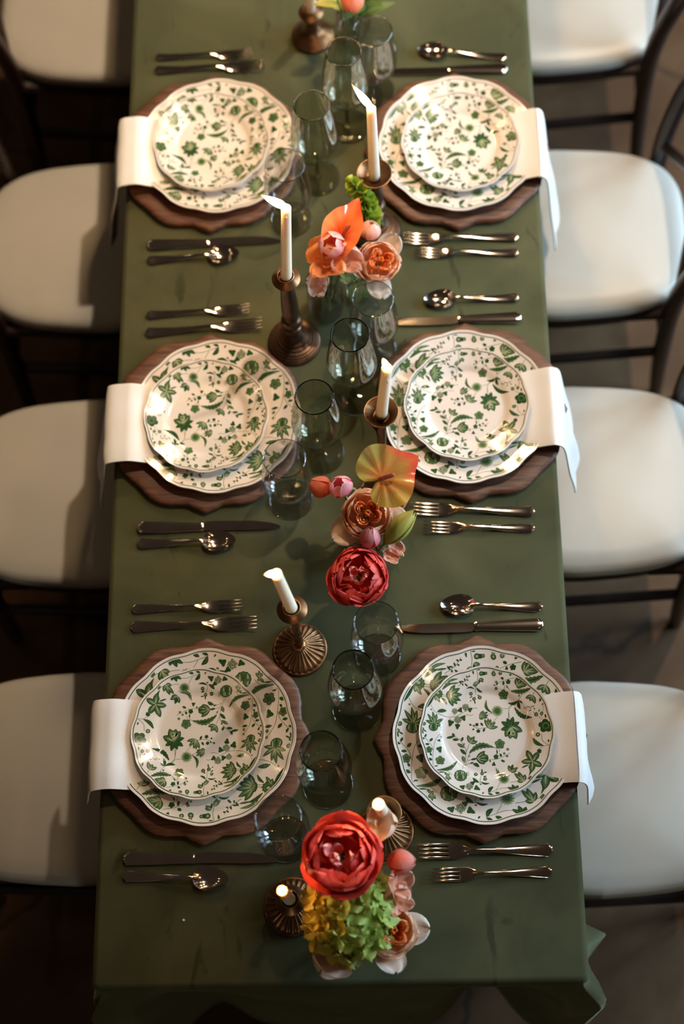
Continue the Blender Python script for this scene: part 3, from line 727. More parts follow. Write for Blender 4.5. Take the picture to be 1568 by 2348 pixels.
CUT = [('salad', (358, 131), (570, 123), 0), ('dinner', (355, 161), (601, 150), 0), ('knife', (338, 562), (641, 550), 0), ('spoon', (338, 597), (546, 582), 0),
       ('salad', (336, 722), (568, 708), 1), ('dinner', (333, 763), (598, 742), 1), ('knife', (315, 1210), (641, 1205), 1), ('spoon', (315, 1247), (538, 1240), 1),
       ('salad', (303, 1396), (551, 1388), 2), ('dinner', (300, 1437), (584, 1428), 2), ('knife', (283, 1968), (634, 1970), 2), ('spoon', (282, 2008), (521, 2017), 2),
       ('spoon', (1160, 131), (964, 115), 3), ('knife', (1163, 157), (890, 162), 3), ('dinner', (1188, 543), (926, 546), 3), ('salad', (1188, 579), (957, 578), 3),
       ('spoon', (1188, 682), (975, 688), 4), ('knife', (1195, 728), (890, 736), 4), ('dinner', (1225, 1172), (946, 1166), 4), ('salad', (1225, 1210), (975, 1208), 4),
       ('spoon', (1243, 1391), (1010, 1388), 5), ('knife', (1245, 1432), (901, 1440), 5), ('dinner', (1267, 1948), (962, 1952), 5), ('salad', (1265, 1998), (995, 2006), 5)]
LEN = dict(salad=.186, dinner=.210, knife=.243, spoon=.167)
MK = dict(salad=lambda: make_fork(LEN['salad']), dinner=lambda: make_fork(LEN['dinner']), knife=lambda: make_knife(LEN['knife']), spoon=lambda: make_spoon(LEN['spoon']))
CLAB = dict(salad=('small salad fork, outermost fork', 'fork', 'salad forks'), dinner=('large dinner fork beside the plate', 'fork', 'dinner forks'), knife=('table knife beside the plate', 'knife', 'table knives'), spoon=('teaspoon beside the knife', 'spoon', 'teaspoons'))
first = {}
for kind, a, b, pl in CUT:
    o = copy_tree(first[kind]) if kind in first else MK[kind]()
    first.setdefault(kind, o)
    pa, pb = P(*a, .004), P(*b, .006); d = pb - pa
    o.location = (pa.x, pa.y, T); o.rotation_euler = (0, 0, math.atan2(d.y, d.x))
    if kind == 'knife' and pl < 3: o.scale = (1, 1, 1)
    lab, cat, grp = CLAB[kind]
    tag(o, 'silver ' + lab + ', ' + PLACES[pl][3], cat, grp)
    o.name = {'salad': 'salad_fork', 'dinner': 'dinner_fork', 'knife': 'table_knife', 'spoon': 'teaspoon'}[kind]

# ------------------------------------------------------------------ wine glasses
def glass_profile(kind):
    if kind == 'smoky':
        pts = [(.0040, .078), (.018, .0815), (.032, .094), (.0405, .112), (.0430, .128), (.0415, .150), (.0380, .180), (.0340, .207), (.0312, .225)]; foot = .0405; sr = .0036; zb = .078
    else:
        pts = [(.0040, .048), (.016, .0500), (.030, .058), (.0390, .074), (.0425, .092), (.0418, .112), (.0390, .140), (.0362, .162), (.0345, .178)]; foot = .0370; sr = .0040; zb = .048
    return pts, foot, sr, zb
def smooth_prof(pts, n=4):
    return [(max(0, p.x), p.z) for p in bez([(r, 0, z) for r, z in pts], n)]
def make_glass(kind):
    r = empty('wine_glass'); pts, foot, sr, zb = glass_profile(kind); g = M[kind]; gr = M[kind + '_rim']
    outer = smooth_prof(pts); t = .0011
    inner = [(max(0.0, q - t), z + (.0016 if z < zb + .01 else 0)) for q, z in outer]
    prof = [(0, zb - .0004)] + outer + list(reversed(inner)) + [(0, zb + .0018)]
    mb = MB(); mb.add(*lathe(prof, 56)); mb.build('bowl', g, r, sharp=None)
    rim = outer[-1][0]; zt = outer[-1][1]
    mb = MB(); mb.add(*lathe([(rim - .0005 + .00115 * math.cos(a), zt + .0011 * math.sin(a)) for a in (2 * PI * k / 8 for k in range(8))], 64, close=True)); mb.build('rim', gr, r, sharp=None)
    mb = MB(); mb.add(*lathe(smooth_prof([(.0075, .0035), (.0045, .010), (sr, .03), (sr, zb - .012), (.0060, zb - .001)], 4), 20)); mb.build('stem', M['smoky_stem'] if kind == 'smoky' else M['clear'], r, sharp=None)
    mb = MB(); mb.add(*lathe([(0, 0)] + [(foot - .002, 0), (foot, .0008), (foot - .0006, .0018), (foot * .7, .0022), (.014, .0034), (.0074, .0052), (0, .0058)], 56)); mb.build('foot', g, r, sharp=None)
    mb = MB(); mb.add(*lathe([(foot + .0007 * math.cos(a), .0011 + .0008 * math.sin(a)) for a in (2 * PI * k / 6 for k in range(6))], 56, close=True)); mb.build('foot_edge', gr if kind == 'clear' else g, r, sharp=None)
    return r
GL = [('smoky', 709.6, 240.7, 'smoky green wine glass standing between two burning candles, beside the far shaded-side plate'),
      ('smoky', 787, 118.6, 'smoky green wine glass overlapped by the long flame of the wide-cup candle'),
      ('smoky', 813.5, 769.5, 'smoky green wine glass beside the flame of the deep-cup candle'),
      ('smoky', 714.5, 908.7, 'smoky green wine glass just behind the clear one that touches the orange tulip'),
      ('smoky', 822.7, 1538.8, 'smoky green wine glass touching the bright-side charger at the hydrangea-end place'),
      ('smoky', 717, 1715.8, 'smoky green wine glass just behind the clear one next to the largest peony'),
      ('clear', 861, 75.6, 'clear wine glass at the knife tip near the far flower vase'),
      ('clear', 646.7, 374, 'clear wine glass behind the flame of the tallest candle, overlapping a plate'),
      ('clear', 869, 694, 'clear wine glass just below the peach garden rose'),
      ('clear', 644, 1044, 'clear wine glass overlapping a plate rim, beside the orange tulip'),
      ('clear', 862.6, 1427, 'clear wine glass just in front of the red-coral peony of the middle bunch'),
      ('clear', 625.3, 1859, 'clear wine glass beside the big peony above the hydrangea')]
first = {}
for kind, x, y, lab in GL:
    o = copy_tree(first[kind]) if kind in first else make_glass(kind)
    first.setdefault(kind, o)
    p = P(x, y, .225 if kind == 'smoky' else .178); o.location = (*clear_of_chargers(p.x, p.y, .0415 if kind == 'smoky' else .038), T)
    tag(o, lab, 'wine glass', 'smoky wine glasses' if kind == 'smoky' else 'clear wine glasses')

# ------------------------------------------------------------------ candlesticks, candles, flames
def fluted(R, H, n=26):
    vs, fs = [], []; na = n * 6; prof = [(1.0, .0), (1.0, .10), (.97, .24), (.90, .36), (.78, .48), (.62, .62), (.45, .78), (.30, .93), (.20, 1.0)]
    rings = []
    for q, z in prof:
        ring = []
        for k in range(na):
            a = 2 * PI * k / na; f = abs(math.sin(n * a / 2)); amt = sstep(.2, .5, q) * (.6 + .4 * q)
            rr = R * q * (1 - .035 * (1 - f) * amt); zz = H * z - .0038 * (1 - f) * amt * sstep(0, .15, z)
            ring.append((rr * math.cos(a), rr * math.sin(a), .006 + zz))
        rings.append(ring)
    return loft(rings)
def candlestick(base, cup, style, cupstyle, label, R=.047):
    r = empty('candlestick', (base[0], base[1], T)); br = M['bronze_dark' if style == 'turned' else 'bronze']
    if style == 'turned':
        prof = [(0, 0), (R, 0), (R, .005), (R * .97, .0075), (R * .93, .0085), (R * .92, .0105), (R * .86, .0115), (R * .84, .0140), (R * .77, .0150), (R * .75, .0180), (R * .66, .0190), (R * .64, .0225), (R * .54, .0240), (R * .52, .0280), (R * .42, .0300), (R * .36, .038), (R * .30, .048), (R * .30, .050)]
        mb = MB(); mb.add(*lathe(prof, 48)); mb.build('base', br, r, sharp=25)
        k = cup - .014
        prof = smooth_prof([(R * .30, .050), (.0165, .055), (.0150, .062), (.0105, .066), (.0110, .070), (.0180, .079), (.0172, .090), (.0120, .097), (.0125, .104), (.0150, .115), (.0135, .115 + (k - .115) * .5), (.0098, k)], 4)
        mb = MB(); mb.add(*lathe([(0, .048)] + prof + [(0, k)], 32)); mb.build('stem', br, r, sharp=None)
    elif style == 'bell':
        prof = [(0, 0), (R, 0), (R, .006), (R * .95, .009)] + smooth_prof([(R * .9, .010), (R * .72, .016), (R * .45, .024), (R * .30, .036), (R * .26, .046), (R * .34, .054), (R * .26, .060), (R * .26, cup - .012)], 4) + [(0, cup - .012)]
        mb = MB(); mb.add(*lathe(prof, 48)); mb.build('base', br, r, sharp=30)
    else:
        mb = MB(); mb.add(*lathe([(0, 0), (R, 0), (R * 1.0, .003), (R * .985, .006), (R * .95, .0068), (0, .007)], 56)); mb.build('base_plate', br, r, sharp=25)
        mb = MB(); mb.add(*fluted(R * .93, min(.026, cup * .30))); mb.build('base', br, r, sharp=None)
        zt = .006 + min(.026, cup * .30)
        mb = MB(); mb.add(*lathe([(0, zt - .003), (.0095, zt - .003), (.0112, zt), (.0095, zt + .003), (.0075, zt + .004), (0, zt + .004)], 24)); mb.build('collar', M['bronze_lip'], r)
        rings = []; n = 24; h = cup - .012 - zt
        for i in range(n + 1):
            t = i / n; tw = t * h * 60; rad = .0062 + .0008 * math.cos(2 * PI * t)
            rings.append([((rad + .0011 * math.cos(4 * (a - tw))) * math.cos(a), (rad + .0011 * math.cos(4 * (a - tw))) * math.sin(a), zt + t * h) for a in (2 * PI * k / 20 for k in range(20))])
        mb = MB(); mb.add(*loft(rings)); mb.build('stem', br, r, sharp=None)
    if cupstyle == 'flange':      # sloping drip ring with a raised socket
        prof = [(0, cup - .016), (.0085, cup - .016), (.012, cup - .012), (.0228, cup - .007), (.0236, cup - .005), (.0222, cup - .0035), (.0150, cup + .0035), (.0142, cup + .0055), (.0128, cup + .0055), (.0118, cup + .003), (.0115, cup - .006), (0, cup - .006)]
    else:                         # open bowl
        q = .0300 if cupstyle == 'widebowl' else .0262
        prof = [(0, cup - .017), (.008, cup - .017), (.0125, cup - .012), (q * .80, cup - .004), (q, cup + .0055), (q * .985, cup + .0068), (q * .955, cup + .0058), (q * .74, cup - .001), (.0122, cup - .007), (0, cup - .0075)]
    mb = MB(); mb.add(*lathe(prof, 44)); mb.build('cup', M['bronze'], r, sharp=30)
    ring = [(.0135, cup + .0055, .0009)] if cupstyle == 'flange' else [(prof[5][0], cup + .0066, .0008)]
    for q, z, t in ring:
        mb = MB(); mb.add(*lathe([(q + t * math.cos(a), z + t * math.sin(a)) for a in (2 * PI * k / 6 for k in range(6))], 44, close=True)); mb.build('cup_lip', M['bronze_lip'], r, sharp=None)
    return tag(r, label, 'candlestick', 'bronze candlesticks')
def candle(foot, tip, r0, r1, fl, label, drips=()):
    """foot, tip: world points; fl: flame vector (None = out of frame)"""
    foot = Vector(foot); tip = Vector(tip); r = empty('taper_candle', foot); ax = tip - foot; L = ax.length
    m = ax.to_track_quat('Z', 'Y').to_matrix()
    prof = [(0, 0), (r0 * .8, 0), (r0, .003)] + [(r0 + (r1 - r0) * t, L * t) for t in (.2, .5, .8, .96)] + [(r1 * 1.02, L - .0022), (r1 * .82, L - .0002), (r1 * .5, L - .0012), (0, L - .0022)]
    vs, fs = lathe(prof, 28); mesh_obj('wax_body', [m @ Vector(v) for v in vs], fs, M['wax'], r, sharp=None)
    top = m @ Vector((0, 0, L))
    for (az, t, s) in drips:
        c = m @ Vector(((r0 + (r1 - r0) * t) * math.cos(az), (r0 + (r1 - r0) * t) * math.sin(az), L * t))
        vs, fs = lathe([(0, -1.7), (.55, -1.4), (.85, -.8), (.75, 0), (.45, .9), (0, 1.6)], 10)
        mesh_obj('wax_drip', [c + Vector(v) * s for v in vs], fs, M['wax'], r, sharp=None)
    if fl is not None:
        f = Vector(fl); w0 = top - m @ Vector((0, 0, .003))
        tip_w = top + f * .12 + Vector((0, 0, .003))
        vs, fs = tube([w0, (w0 + tip_w) / 2 + Vector((0, 0, .002)), tip_w], .0007, 6); mesh_obj('wick', vs, fs, M['wick'], r)
        Lf = f.length; fm = f.to_track_quat('Z', 'Y').to_matrix(); rad = min(.0062, Lf * .16)
        pf = [(0, 0)] + [(rad * math.sin(PI * t ** .62) ** .9 * (1 - .12 * t), Lf * t) for t in (.04, .10, .18, .28, .4, .52, .64, .76, .87, .95)] + [(0, Lf)]
        vs, fs = lathe(pf, 16)
        vs = [Vector(v) + Vector((0, 0, 0)) for v in vs]
        o = top + Vector((0, 0, .0015))
        pts = []
        for v in vs:
            t = v.z / Lf; b = fm @ v; pts.append(o + b + Vector((0, 0, 1)) * Lf * .10 * (t * t - t))
        mesh_obj('flame', pts, fs, M['flame'], r, sharp=None, cols=[mixc((1.6, .92, .34), (.011, .0028, .0003), sstep(.22, .92, v.z / Lf) ** .55) for v in vs])
    return tag(r, label, 'candle', 'ivory taper candles')
STICKS = [
    # base px, cup height, cup style, base style, R, tip px, tip height, candle r0, r1, flame vector, labels, drips
    ((717, 85), .079, 'flange', 'bell', .041, (713, -80), .235, .0098, .0088, None, 'small bell-based bronze candlestick near the far flower vase', 'ivory candle cut off by the top edge of the photo', ()),
    ((862, 529), .181, 'widebowl', 'turned', .045, (851, 247), .378, .0100, .0078, (-.030, .004, .058), 'bronze candlestick with wide open cup, behind the orange anthurium', 'tall ivory candle in the wide open cup, long flame blown sideways', ((3.6, .95, .0012),)),
    ((672, 789), .233, 'flange', 'turned', .047, (652, 479), .448, .0098, .0076, (-.036, .000, .036), 'tall turned bronze candlestick with ringed base, beside the sweet peas', 'tallest ivory candle, flame streaming over the clear wine glass', ((3.3, .93, .0016), (.2, .66, .0012), (.1, .6, .001))),
    ((880, 1138), .334, 'bowl', 'fluted', .043, (887, 842), .488, .0092, .0072, (-.006, .004, .020), 'bronze candlestick with deep open cup, rising behind the striped anthurium', 'ivory candle in the deep cup standing over the middle bright-side plate', ((3.3, .84, .0020), (.1, .72, .002), (3.5, .8, .002))),
    ((679, 1500), .220, 'flange', 'fluted', .0450, (622, 1325), .388, .0098, .0082, (-.016, -.010, .022), 'bronze candlestick with fluted round foot, standing alone by the forks', 'leaning ivory candle over the fluted bronze foot, dripping wax', ((3.2, .72, .0022), (3.0, .60, .0026), (3.4, .28, .0024), (3.0, .22, .002))),
    ((888, 1902), .141, 'bowl', 'fluted', .0455, (873, 1838), .226, .0100, .0088, (-.008, -.004, .020), 'bronze candlestick half hidden behind the peach sweet pea', 'short ivory candle glowing behind the peach sweet pea', ((-.3, .35, .002),)),
    ((672, 2080), .078, 'flange', 'fluted', .0455, (646, 2042), .160, .0096, .0082, (-.002, .004, .016), 'low bronze candlestick tucked against the hydrangea', 'burnt-down ivory candle stub beside the hydrangea', ((3.0, .75, .003), (3.3, .5, .0035), (2.7, .35, .003), (3.6, .2, .003))),
]
for bpx, cup, cs, st, R, tpx, th, r0, r1, fl, l1, l2, dr in STICKS:
    b = P(*bpx, 0); t = P(*tpx, th); nx, ny = clear_of_chargers(b.x, b.y, R)
    t.x += nx - b.x; t.y += ny - b.y; b.x, b.y = nx, ny
    candlestick((b.x, b.y), cup, st, cs, l1, R)
    zf = cup + (-.006 if cs == 'flange' else -.0073)
    candle((b.x, b.y, T + zf), (t.x, t.y, t.z), r0, r1, fl, l2, dr)

# ------------------------------------------------------------------ vases
def vase(base, r, h, water, label, lean=1.0):
    o = empty('bud_vase', (base.x, base.y, T)); t = .0016
    out = smooth_prof([(r * .80, .0), (r * .92, .004), (r * .98, h * .2), (r, h * .45), (r * .97, h * .75), (r * .93 * lean, h)], 4)
    inn = [(max(0, q - t), max(z, .006)) for q, z in out]
    mb = MB(); mb.add(*lathe([(0, 0)] + out + list(reversed(inn)) + [(0, .006)], 48)); mb.build('body', M['clear'], o, sharp=None)
    q, z = out[-1]
    mb = MB(); mb.add(*lathe([(q - .0008 + .0011 * math.cos(a), z + .0011 * math.sin(a)) for a in (2 * PI * k / 8 for k in range(8))], 48, close=True)); mb.build('rim', M['clear_rim'], o, sharp=None)
    wp = [(q, z) for q, z in inn if z < water]; qw = wp[-1][0]
    mb = MB(); mb.add(*lathe([(0, .0065)] + [(q - .0003, z + .0005) for q, z in wp] + [(qw - .0003, water), (0, water)], 40)); mb.build('water', M['water'], o, sharp=40)
    return tag(o, label, 'vase', 'clear bud vases')
VB = {
    'far': P(812, 70), 'pea': P(748, 712), 'rose': P(822, 676), 'mid': P(838, 1262), 'near': P(765, 1978), 'hyd': P(822, 2128)}
vase(VB['far'], .034, .125, .07, 'clear glass vase of greenery at the far end of the table')
vase(VB['pea'], .0330, .105, .048, 'clear water-filled vase under the pale pink sweet pea')
vase(VB['rose'], .0240, .085, .05, 'small clear vase below the peach rose, behind the wine glass')
vase(VB['mid'], .0350, .110, .06, 'clear vase hidden under the coral peony and peach rose of the middle bunch')
vase(VB['near'], .0345, .120, .07, 'clear vase whose rim shows above the big peony')
vase(VB['hyd'], .0330, .090, .06, 'clear vase hidden beneath the green hydrangea')

# ------------------------------------------------------------------ flowers
def petal(parent, az, L, W, a0, a1, base_r=.0, z0=0., cup=.03, ruf=0., c0=(1, 0, 0), c1=(1, .5, .5), tm=.62, narrow=.3, twist=0., freq=7, nt_=10, ns=10, mat='petal', rnd=random, notch=0., name='petal', stripe=None, vv=.06, pos=None, point=0., prof=None):
    """a cupped blade: climbs from elevation a0 to a1 (degrees), bent around the flower axis with radius cup"""
    vs, cs, fs = [], [], []
    ph = rnd.uniform(0, 6.28); r, z = base_r, z0; br = 1 + rnd.uniform(-vv, vv)
    ca, sa = math.cos(az), math.sin(az); px = pz = 0
    for i in range(nt_ + 1):
        t = math.sin(PI / 2 * i / nt_); dt = t - math.sin(PI / 2 * (i - 1) / nt_) if i else 0
        el = math.radians(a0 + (a1 - a0) * t)
        if prof: r, z, cup = prof(t)
        elif i: r += math.cos(el) * L * dt; z += math.sin(el) * L * dt
        if t < tm: wd = narrow + (1 - narrow) * math.sin(PI / 2 * t / tm)
        else: u = (t - tm) / (1 - tm); wd = max(.13 * (1 - point), (1 - u ** (2.4 - 1.2 * point)) ** (.5 + .5 * point), .02) if u < 1 else max(.13 * (1 - point), .02)
        for j in range(ns + 1):
            s = j / ns * 2 - 1; x = s * W / 2 * wd
            ang = x / cup; inw = cup * (1 - math.cos(ang)); tan = cup * math.sin(ang)
            dis = ruf * (t ** 1.5) * (math.sin(freq * s + ph) * (.35 + .65 * abs(s)) + .5 * math.sin(2.3 * freq * s + 2 * ph) * t)
            rr = r - inw * math.cos(el * .0) + dis * -math.sin(el); zz = z + dis * math.cos(el) - (notch * L * math.exp(-(s / .22) ** 2) * t ** 6) * math.sin(el)
            if notch: rr -= notch * L * math.exp(-(s / .22) ** 2) * t ** 6 * math.cos(el)
            tw = twist * t; q = (rr, tan)
            X = q[0] * ca - q[1] * sa; Y = q[0] * sa + q[1] * ca
            if twist:
                cx, cy_ = base_r * ca, base_r * sa; dx, dy = X - cx, Y - cy_
                X = cx + dx * math.cos(tw) - dy * math.sin(tw); Y = cy_ + dx * math.sin(tw) + dy * math.cos(tw)
            vs.append(Vector((X, Y, zz)))
            k = t ** 1.1; e = abs(s) ** 2 * .35
            c = mixc(c0, c1, min(1, k * .8 + e * k))
            if stripe: c = mixc(c, stripe, max(0, 1 - abs(s) * 2.6) * (1 - t) ** .6 * .9)
            g = br * (1 + .05 * math.sin(9 * s + ph)); cs.append(tuple(min(1, x * g) for x in c))
    for i in range(nt_):
        for j in range(ns):
            a = i * (ns + 1) + j; fs.append((a, a + 1, a + ns + 2, a + ns + 1))
    if pos is not None: vs = [v + Vector(pos) for v in vs]
    return mesh_obj(name, vs, fs, M[mat], parent, sharp=None, cols=cs)
def flower_root(name, pos, axis, label, cat='flower', spin=0., group=None):
    o = empty(name, pos); q = Vector(axis).to_track_quat('Z', 'Y') @ Euler((0, 0, spin)).to_quaternion()
    o.rotation_euler = q.to_euler(); tag(o, label, cat, group); return o
def stem_to(o, foot, r=.0024, start=0., via=None, mat='stem'):
    mw = Matrix.LocRotScale(o.location, o.rotation_euler, None); inv = mw.inverted()
    top = mw @ Vector((0, 0, start)); f = Vector(foot)
    mid = Vector(via) if via is not None else Vector((f.x * .55 + top.x * .45, f.y * .55 + top.y * .45, max(f.z + .08, top.z * .55 + f.z * .45)))
    axis = mw.to_3x3() @ Vector((0, 0, 1))
    pts = bez([top, top - axis * .018, mid, f], 7)
    vs, fs = tube([inv @ p for p in pts], r, 8); return mesh_obj('stem', vs, fs, M[mat], o)
def vpt(k, dx=0., dy=0.):
    b = VB[k]; return (b.x + dx, b.y + dy, T + .0068)

def globe_petal(o, az, Rr, th0, th1, deg, c0, c1, rd, squash=.85, flare=.10, ruf=.002, notch=.05, z0=0., tm=.62, narrow=.45, vv=.1):
    def pf(t):
        th = math.radians(th0 + (th1 - th0) * t); q = Rr * (1 + flare * t ** 4); r = max(.0012, q * math.sin(th))
        return r, z0 - q * math.cos(th) * squash, max(r, Rr * .42)
    a = math.radians(min(90, th1 - 20))
    return petal(o, az, Rr * math.radians(th1 - th0), Rr * math.radians(deg), math.degrees(a), math.degrees(a), 0, 0, Rr, ruf, c0, c1, rnd=rd, tm=tm, narrow=narrow, notch=0, prof=pf, nt_=13, ns=12, freq=5, vv=vv)
def peony(pos, axis, foot, R, label, seed, c_out, c_in, via=None):
    rd = random.Random(seed); o = flower_root('peony', pos, axis, label, spin=rd.random() * 6, group='coral peonies')
    U = rd.uniform
    for n, q, lo, hi, deg, m0, m1 in ((5, 1.0, 92, 108, 92, 0, .22), (5, .95, 108, 122, 84, 0, .35), (5, .86, 120, 136, 78, .1, .5), (5, .74, 128, 144, 74, .2, .6), (4, .56, 118, 140, 76, .3, .8)):
        of = U(0, 6.28)
        for k in range(n): globe_petal(o, of + k * 2 * PI / n + U(-.25, .25), R * q * U(.95, 1.05), 14, U(lo, hi), deg * U(.9, 1.12), mixc(c_out, c_in, m0), mixc(c_out, c_in, m1), rd, ruf=R * .045, flare=U(.02, .14), narrow=.4, vv=.13)
    for k in range(7): petal(o, U(0, 6.28), R * U(.35, .65), R * .36, 55, U(60, 120), R * U(.02, .25), R * U(-.2, .05), R * .25, R * .06, mixc(c_out, c_in, .6), mixc(c_in, (1, .72, .70), .45), rnd=rd, freq=6)
    for k in range(5): petal(o, k * 1.256, R * .55, R * .22, -35, -5, .003, -R * .47, R, .0005, (.10, .17, .05), (.16, .24, .07), mat='leaf', name='sepal', rnd=rd)
    stem_to(o, foot, .0032, -R * .45, via); return o
def rose(pos, axis, foot, R, label, seed, via=None, loose=2):
    rd = random.Random(seed); o = flower_root('garden_rose', pos, axis, label, spin=rd.random() * 6, group='peach garden roses')
    pale, blush, org = (.93, .66, .48), (.95, .47, .22), (.95, .30, .045)
    for k in range(loose): petal(o, 2.4 * k + 1.2, R * 1.75, R * 1.35, -20, 30 + 14 * k, .004, -R * .45, R * 1.2, .003, blush, (.92, .80, .70), rnd=rd, tm=.68, notch=.05)
    for n, q, lo, hi, deg, m in ((5, 1.0, 94, 106, 96, 1.0), (5, .95, 110, 120, 88, .9), (5, .87, 122, 132, 82, .7)):
        of = rd.uniform(0, 6.28)
        for k in range(n): globe_petal(o, of + k * 2 * PI / n + rd.uniform(-.2, .2), R * q * rd.uniform(.96, 1.04), 14, rd.uniform(lo, hi), deg, blush, mixc(blush, pale, m), rd, squash=.78, flare=rd.uniform(.04, .16), ruf=R * .04, vv=.05)
    for qd in range(4):                      # quartered heart: nests of folded petals standing on edge
        qa = qd * PI / 2 + rd.uniform(-.25, .25); c = (R * .27 * math.cos(qa), R * .27 * math.sin(qa) * .9, 0)
        for k in range(5):
            rho = R * (.045 + .058 * k); w_ = rho * rd.uniform(3.6, 4.6)
            petal(o, qa + rd.uniform(-.5, .5), R * rd.uniform(.62, .74), w_, 70, rd.uniform(84, 100), rho, -R * .10 - .02 * R * (4 - k), rho, R * .035, (.95, .25, .03), mixc(org, blush, .25 + .12 * k), rnd=rd, tm=.5, narrow=.7, freq=4, ns=12, nt_=7, pos=c)
    for k in range(6): petal(o, k * 1.05, R * .62, R * .40, 70, 100, R * .04, -R * .06, R * .2, R * .03, (.95, .25, .03), org, rnd=rd, freq=4, twist=rd.uniform(-1, 1))
    for k in range(5): petal(o, k * 1.256 + .3, R * .7, R * .26, -30, -12, .003, -R * .5, R, .0005, (.10, .17, .05), (.16, .24, .07), mat='leaf', name='sepal', rnd=rd)
    stem_to(o, foot, .0028, -R * .5, via); return o
def tulip(pos, axis, foot, L, R, c0, c1, label, seed, via=None, openness=0.):
    rd = random.Random(seed); o = flower_root('tulip', pos, axis, label, spin=rd.random() * 6, group='tulips')
    for lay in (1, 0):
        for k in range(3):
            sc_ = 1.0 if lay == 0 else .94
            def pf(t, sc_=sc_):
                q = math.sin(PI * min(1, (.03 + .90 * t)) ** (.70 + openness * .012)) ** .8; rr = R * q * sc_ + openness * .0006 * t
                rr *= 1.07 if lay == 0 else .95
                return rr, L * (1.0 if lay == 0 else .97) * t ** .85, max(.0045, rr * 1.10)
            petal(o, k * 2.094 + lay * 1.047, L, R * 2.05 * sc_, 90, 90, .002, 0, R, .0006, c0, c1, rnd=rd, tm=.50, narrow=.42, ns=10, nt_=14, point=.55, vv=.10, prof=pf, stripe=c0)
    stem_to(o, foot, .0026, .001, via); return o
def sweet_pea(pos, axis, foot, S, c0, c1, label, seed, via=None, nfl=1, spin=None):
    rd = random.Random(seed); o = flower_root('sweet_pea', pos, axis, label, spin=rd.random() * 6 if spin is None else spin, group='sweet peas')
    for f in range(nfl):
        p = (0, 0, 0) if f == 0 else (rd.uniform(-.6, .6) * S, -S * .9 * f, -S * .25 * f)
        petal(o, PI / 2, S * 1.05, S * 2.0, 12, 70, .0, 0, S * 1.5, S * .17, c0, c1, rnd=rd, tm=.55, narrow=.25, freq=6, ns=14, nt_=10, notch=.14, name='banner_petal', pos=p)
        for sg in (-1, 1): petal(o, -PI / 2 + sg * .95, S * .95, S * 1.05, 0, 48, .001, .001, S * .7, S * .13, c0, c1, rnd=rd, tm=.6, narrow=.25, freq=5, name='wing_petal', pos=p)
        petal(o, -PI / 2, S * .55, S * .42, 38, 78, .0, .001, S * .22, S * .02, mixc(c0, (.9, .45, .12), .5), c1, rnd=rd, name='keel_petal', pos=p)
    for k in range(4): petal(o, k * 1.57, S * .26, S * .16, -30, 15, .001, -.003, S, 0, (.13, .2, .06), (.2, .28, .1), mat='leaf', name='sepal', rnd=rd, nt_=4, ns=3)
    stem_to(o, foot, .0014, -.002, via); return o
def anthurium(pos, axis, foot, L, W, spin, c_a, c_b, c_c, label, seed, fold=0., via=None):
    rd = random.Random(seed); o = flower_root('anthurium', pos, axis, label, spin=spin, group='anthuriums')
    # heart-shaped waxy spathe: sinus at the origin, tip towards +y
    nr, na = 12, 44; vs, cs, fs = [], [], []
    for i in range(nr + 1):
        q = i / nr
        for j in range(na):
            a = 2 * PI * j / na; d = abs(((a - PI / 2 + PI) % (2 * PI)) - PI)         # 0 at the tip, pi at the sinus
            pr_ = .52 + .50 * (1 - d / PI) ** 2.6 * .9 + .16 * math.sin(d) ** 2 + .20 * math.exp(-(d / .22) ** 2) + .10 * math.exp(-((d - 2.45) / .34) ** 2) - .40 * math.exp(-((d - PI) / .20) ** 2)
            x, y = q * pr_ * math.cos(a) * W, q * pr_ * math.sin(a) * L
            ve = .0028 * math.cos(9 * d) * q * sstep(.1, .5, q) - .0014 * math.exp(-(x / .003) ** 2) * q
            z = ve + .10 * L * q * q * (math.sin(2 * a) * .25) - .12 * L * q ** 3 * (1 - d / PI) ** 2 + fold * abs(x) ** 1.3 * 4
            vs.append(Vector((x, y + L * .06, z)))
            c = mixc(c_a, c_b, sstep(.05, .85, q)); c = mixc(c, c_c, sstep(.45, 1.0, q) * sstep(1.2, .2, d)); cs.append(tuple(x_ * (1 + .10 * math.cos(9 * d)) for x_ in c))
    for i in range(nr):
        for j in range(na):
            a, b = i * na + j, i * na + (j + 1) % na; fs.append((a, b, b + na, a + na))
    mesh_obj('spathe', vs, fs, M['waxy'], o, sharp=None, cols=cs)
    vs, fs = tube(bez([(0, -.001, 0), (.002, L * .12, .010), (.004, L * .28, .016), (.006, L * .40, .018)], 5), [.0028] + [.0036] * 12 + [.003, .0024, .0012], 10)
    mesh_obj('spadix', vs, fs, M['spadix'], o)
    stem_to(o, foot, .0026, -.001, via); return o
def lily_bud(pos, axis, foot, L, R, label, seed, via=None):
    rd = random.Random(seed); o = flower_root('lily_bud', pos, axis, label, spin=.5)
    for k in range(6):
        def pf(t, k=k):
            q = math.sin(PI * (.03 + .90 * t) ** .85) ** .9; rr = R * q * (1 if k % 2 else .9) + (.0045 * t ** 3 if k in (1, 4) else 0)
            return rr, L * t * (1 if k % 2 else .95), max(.004, rr * 1.05)
        petal(o, k * 1.047, L, R * 1.9, 90, 90, .001, 0, R, .0004, (.30, .34, .05), (.66, .60, .18), rnd=rd, tm=.5, narrow=.35, point=.9, nt_=14, stripe=(.20, .27, .04), prof=pf)
    stem_to(o, foot, .0028, .002, via); return o
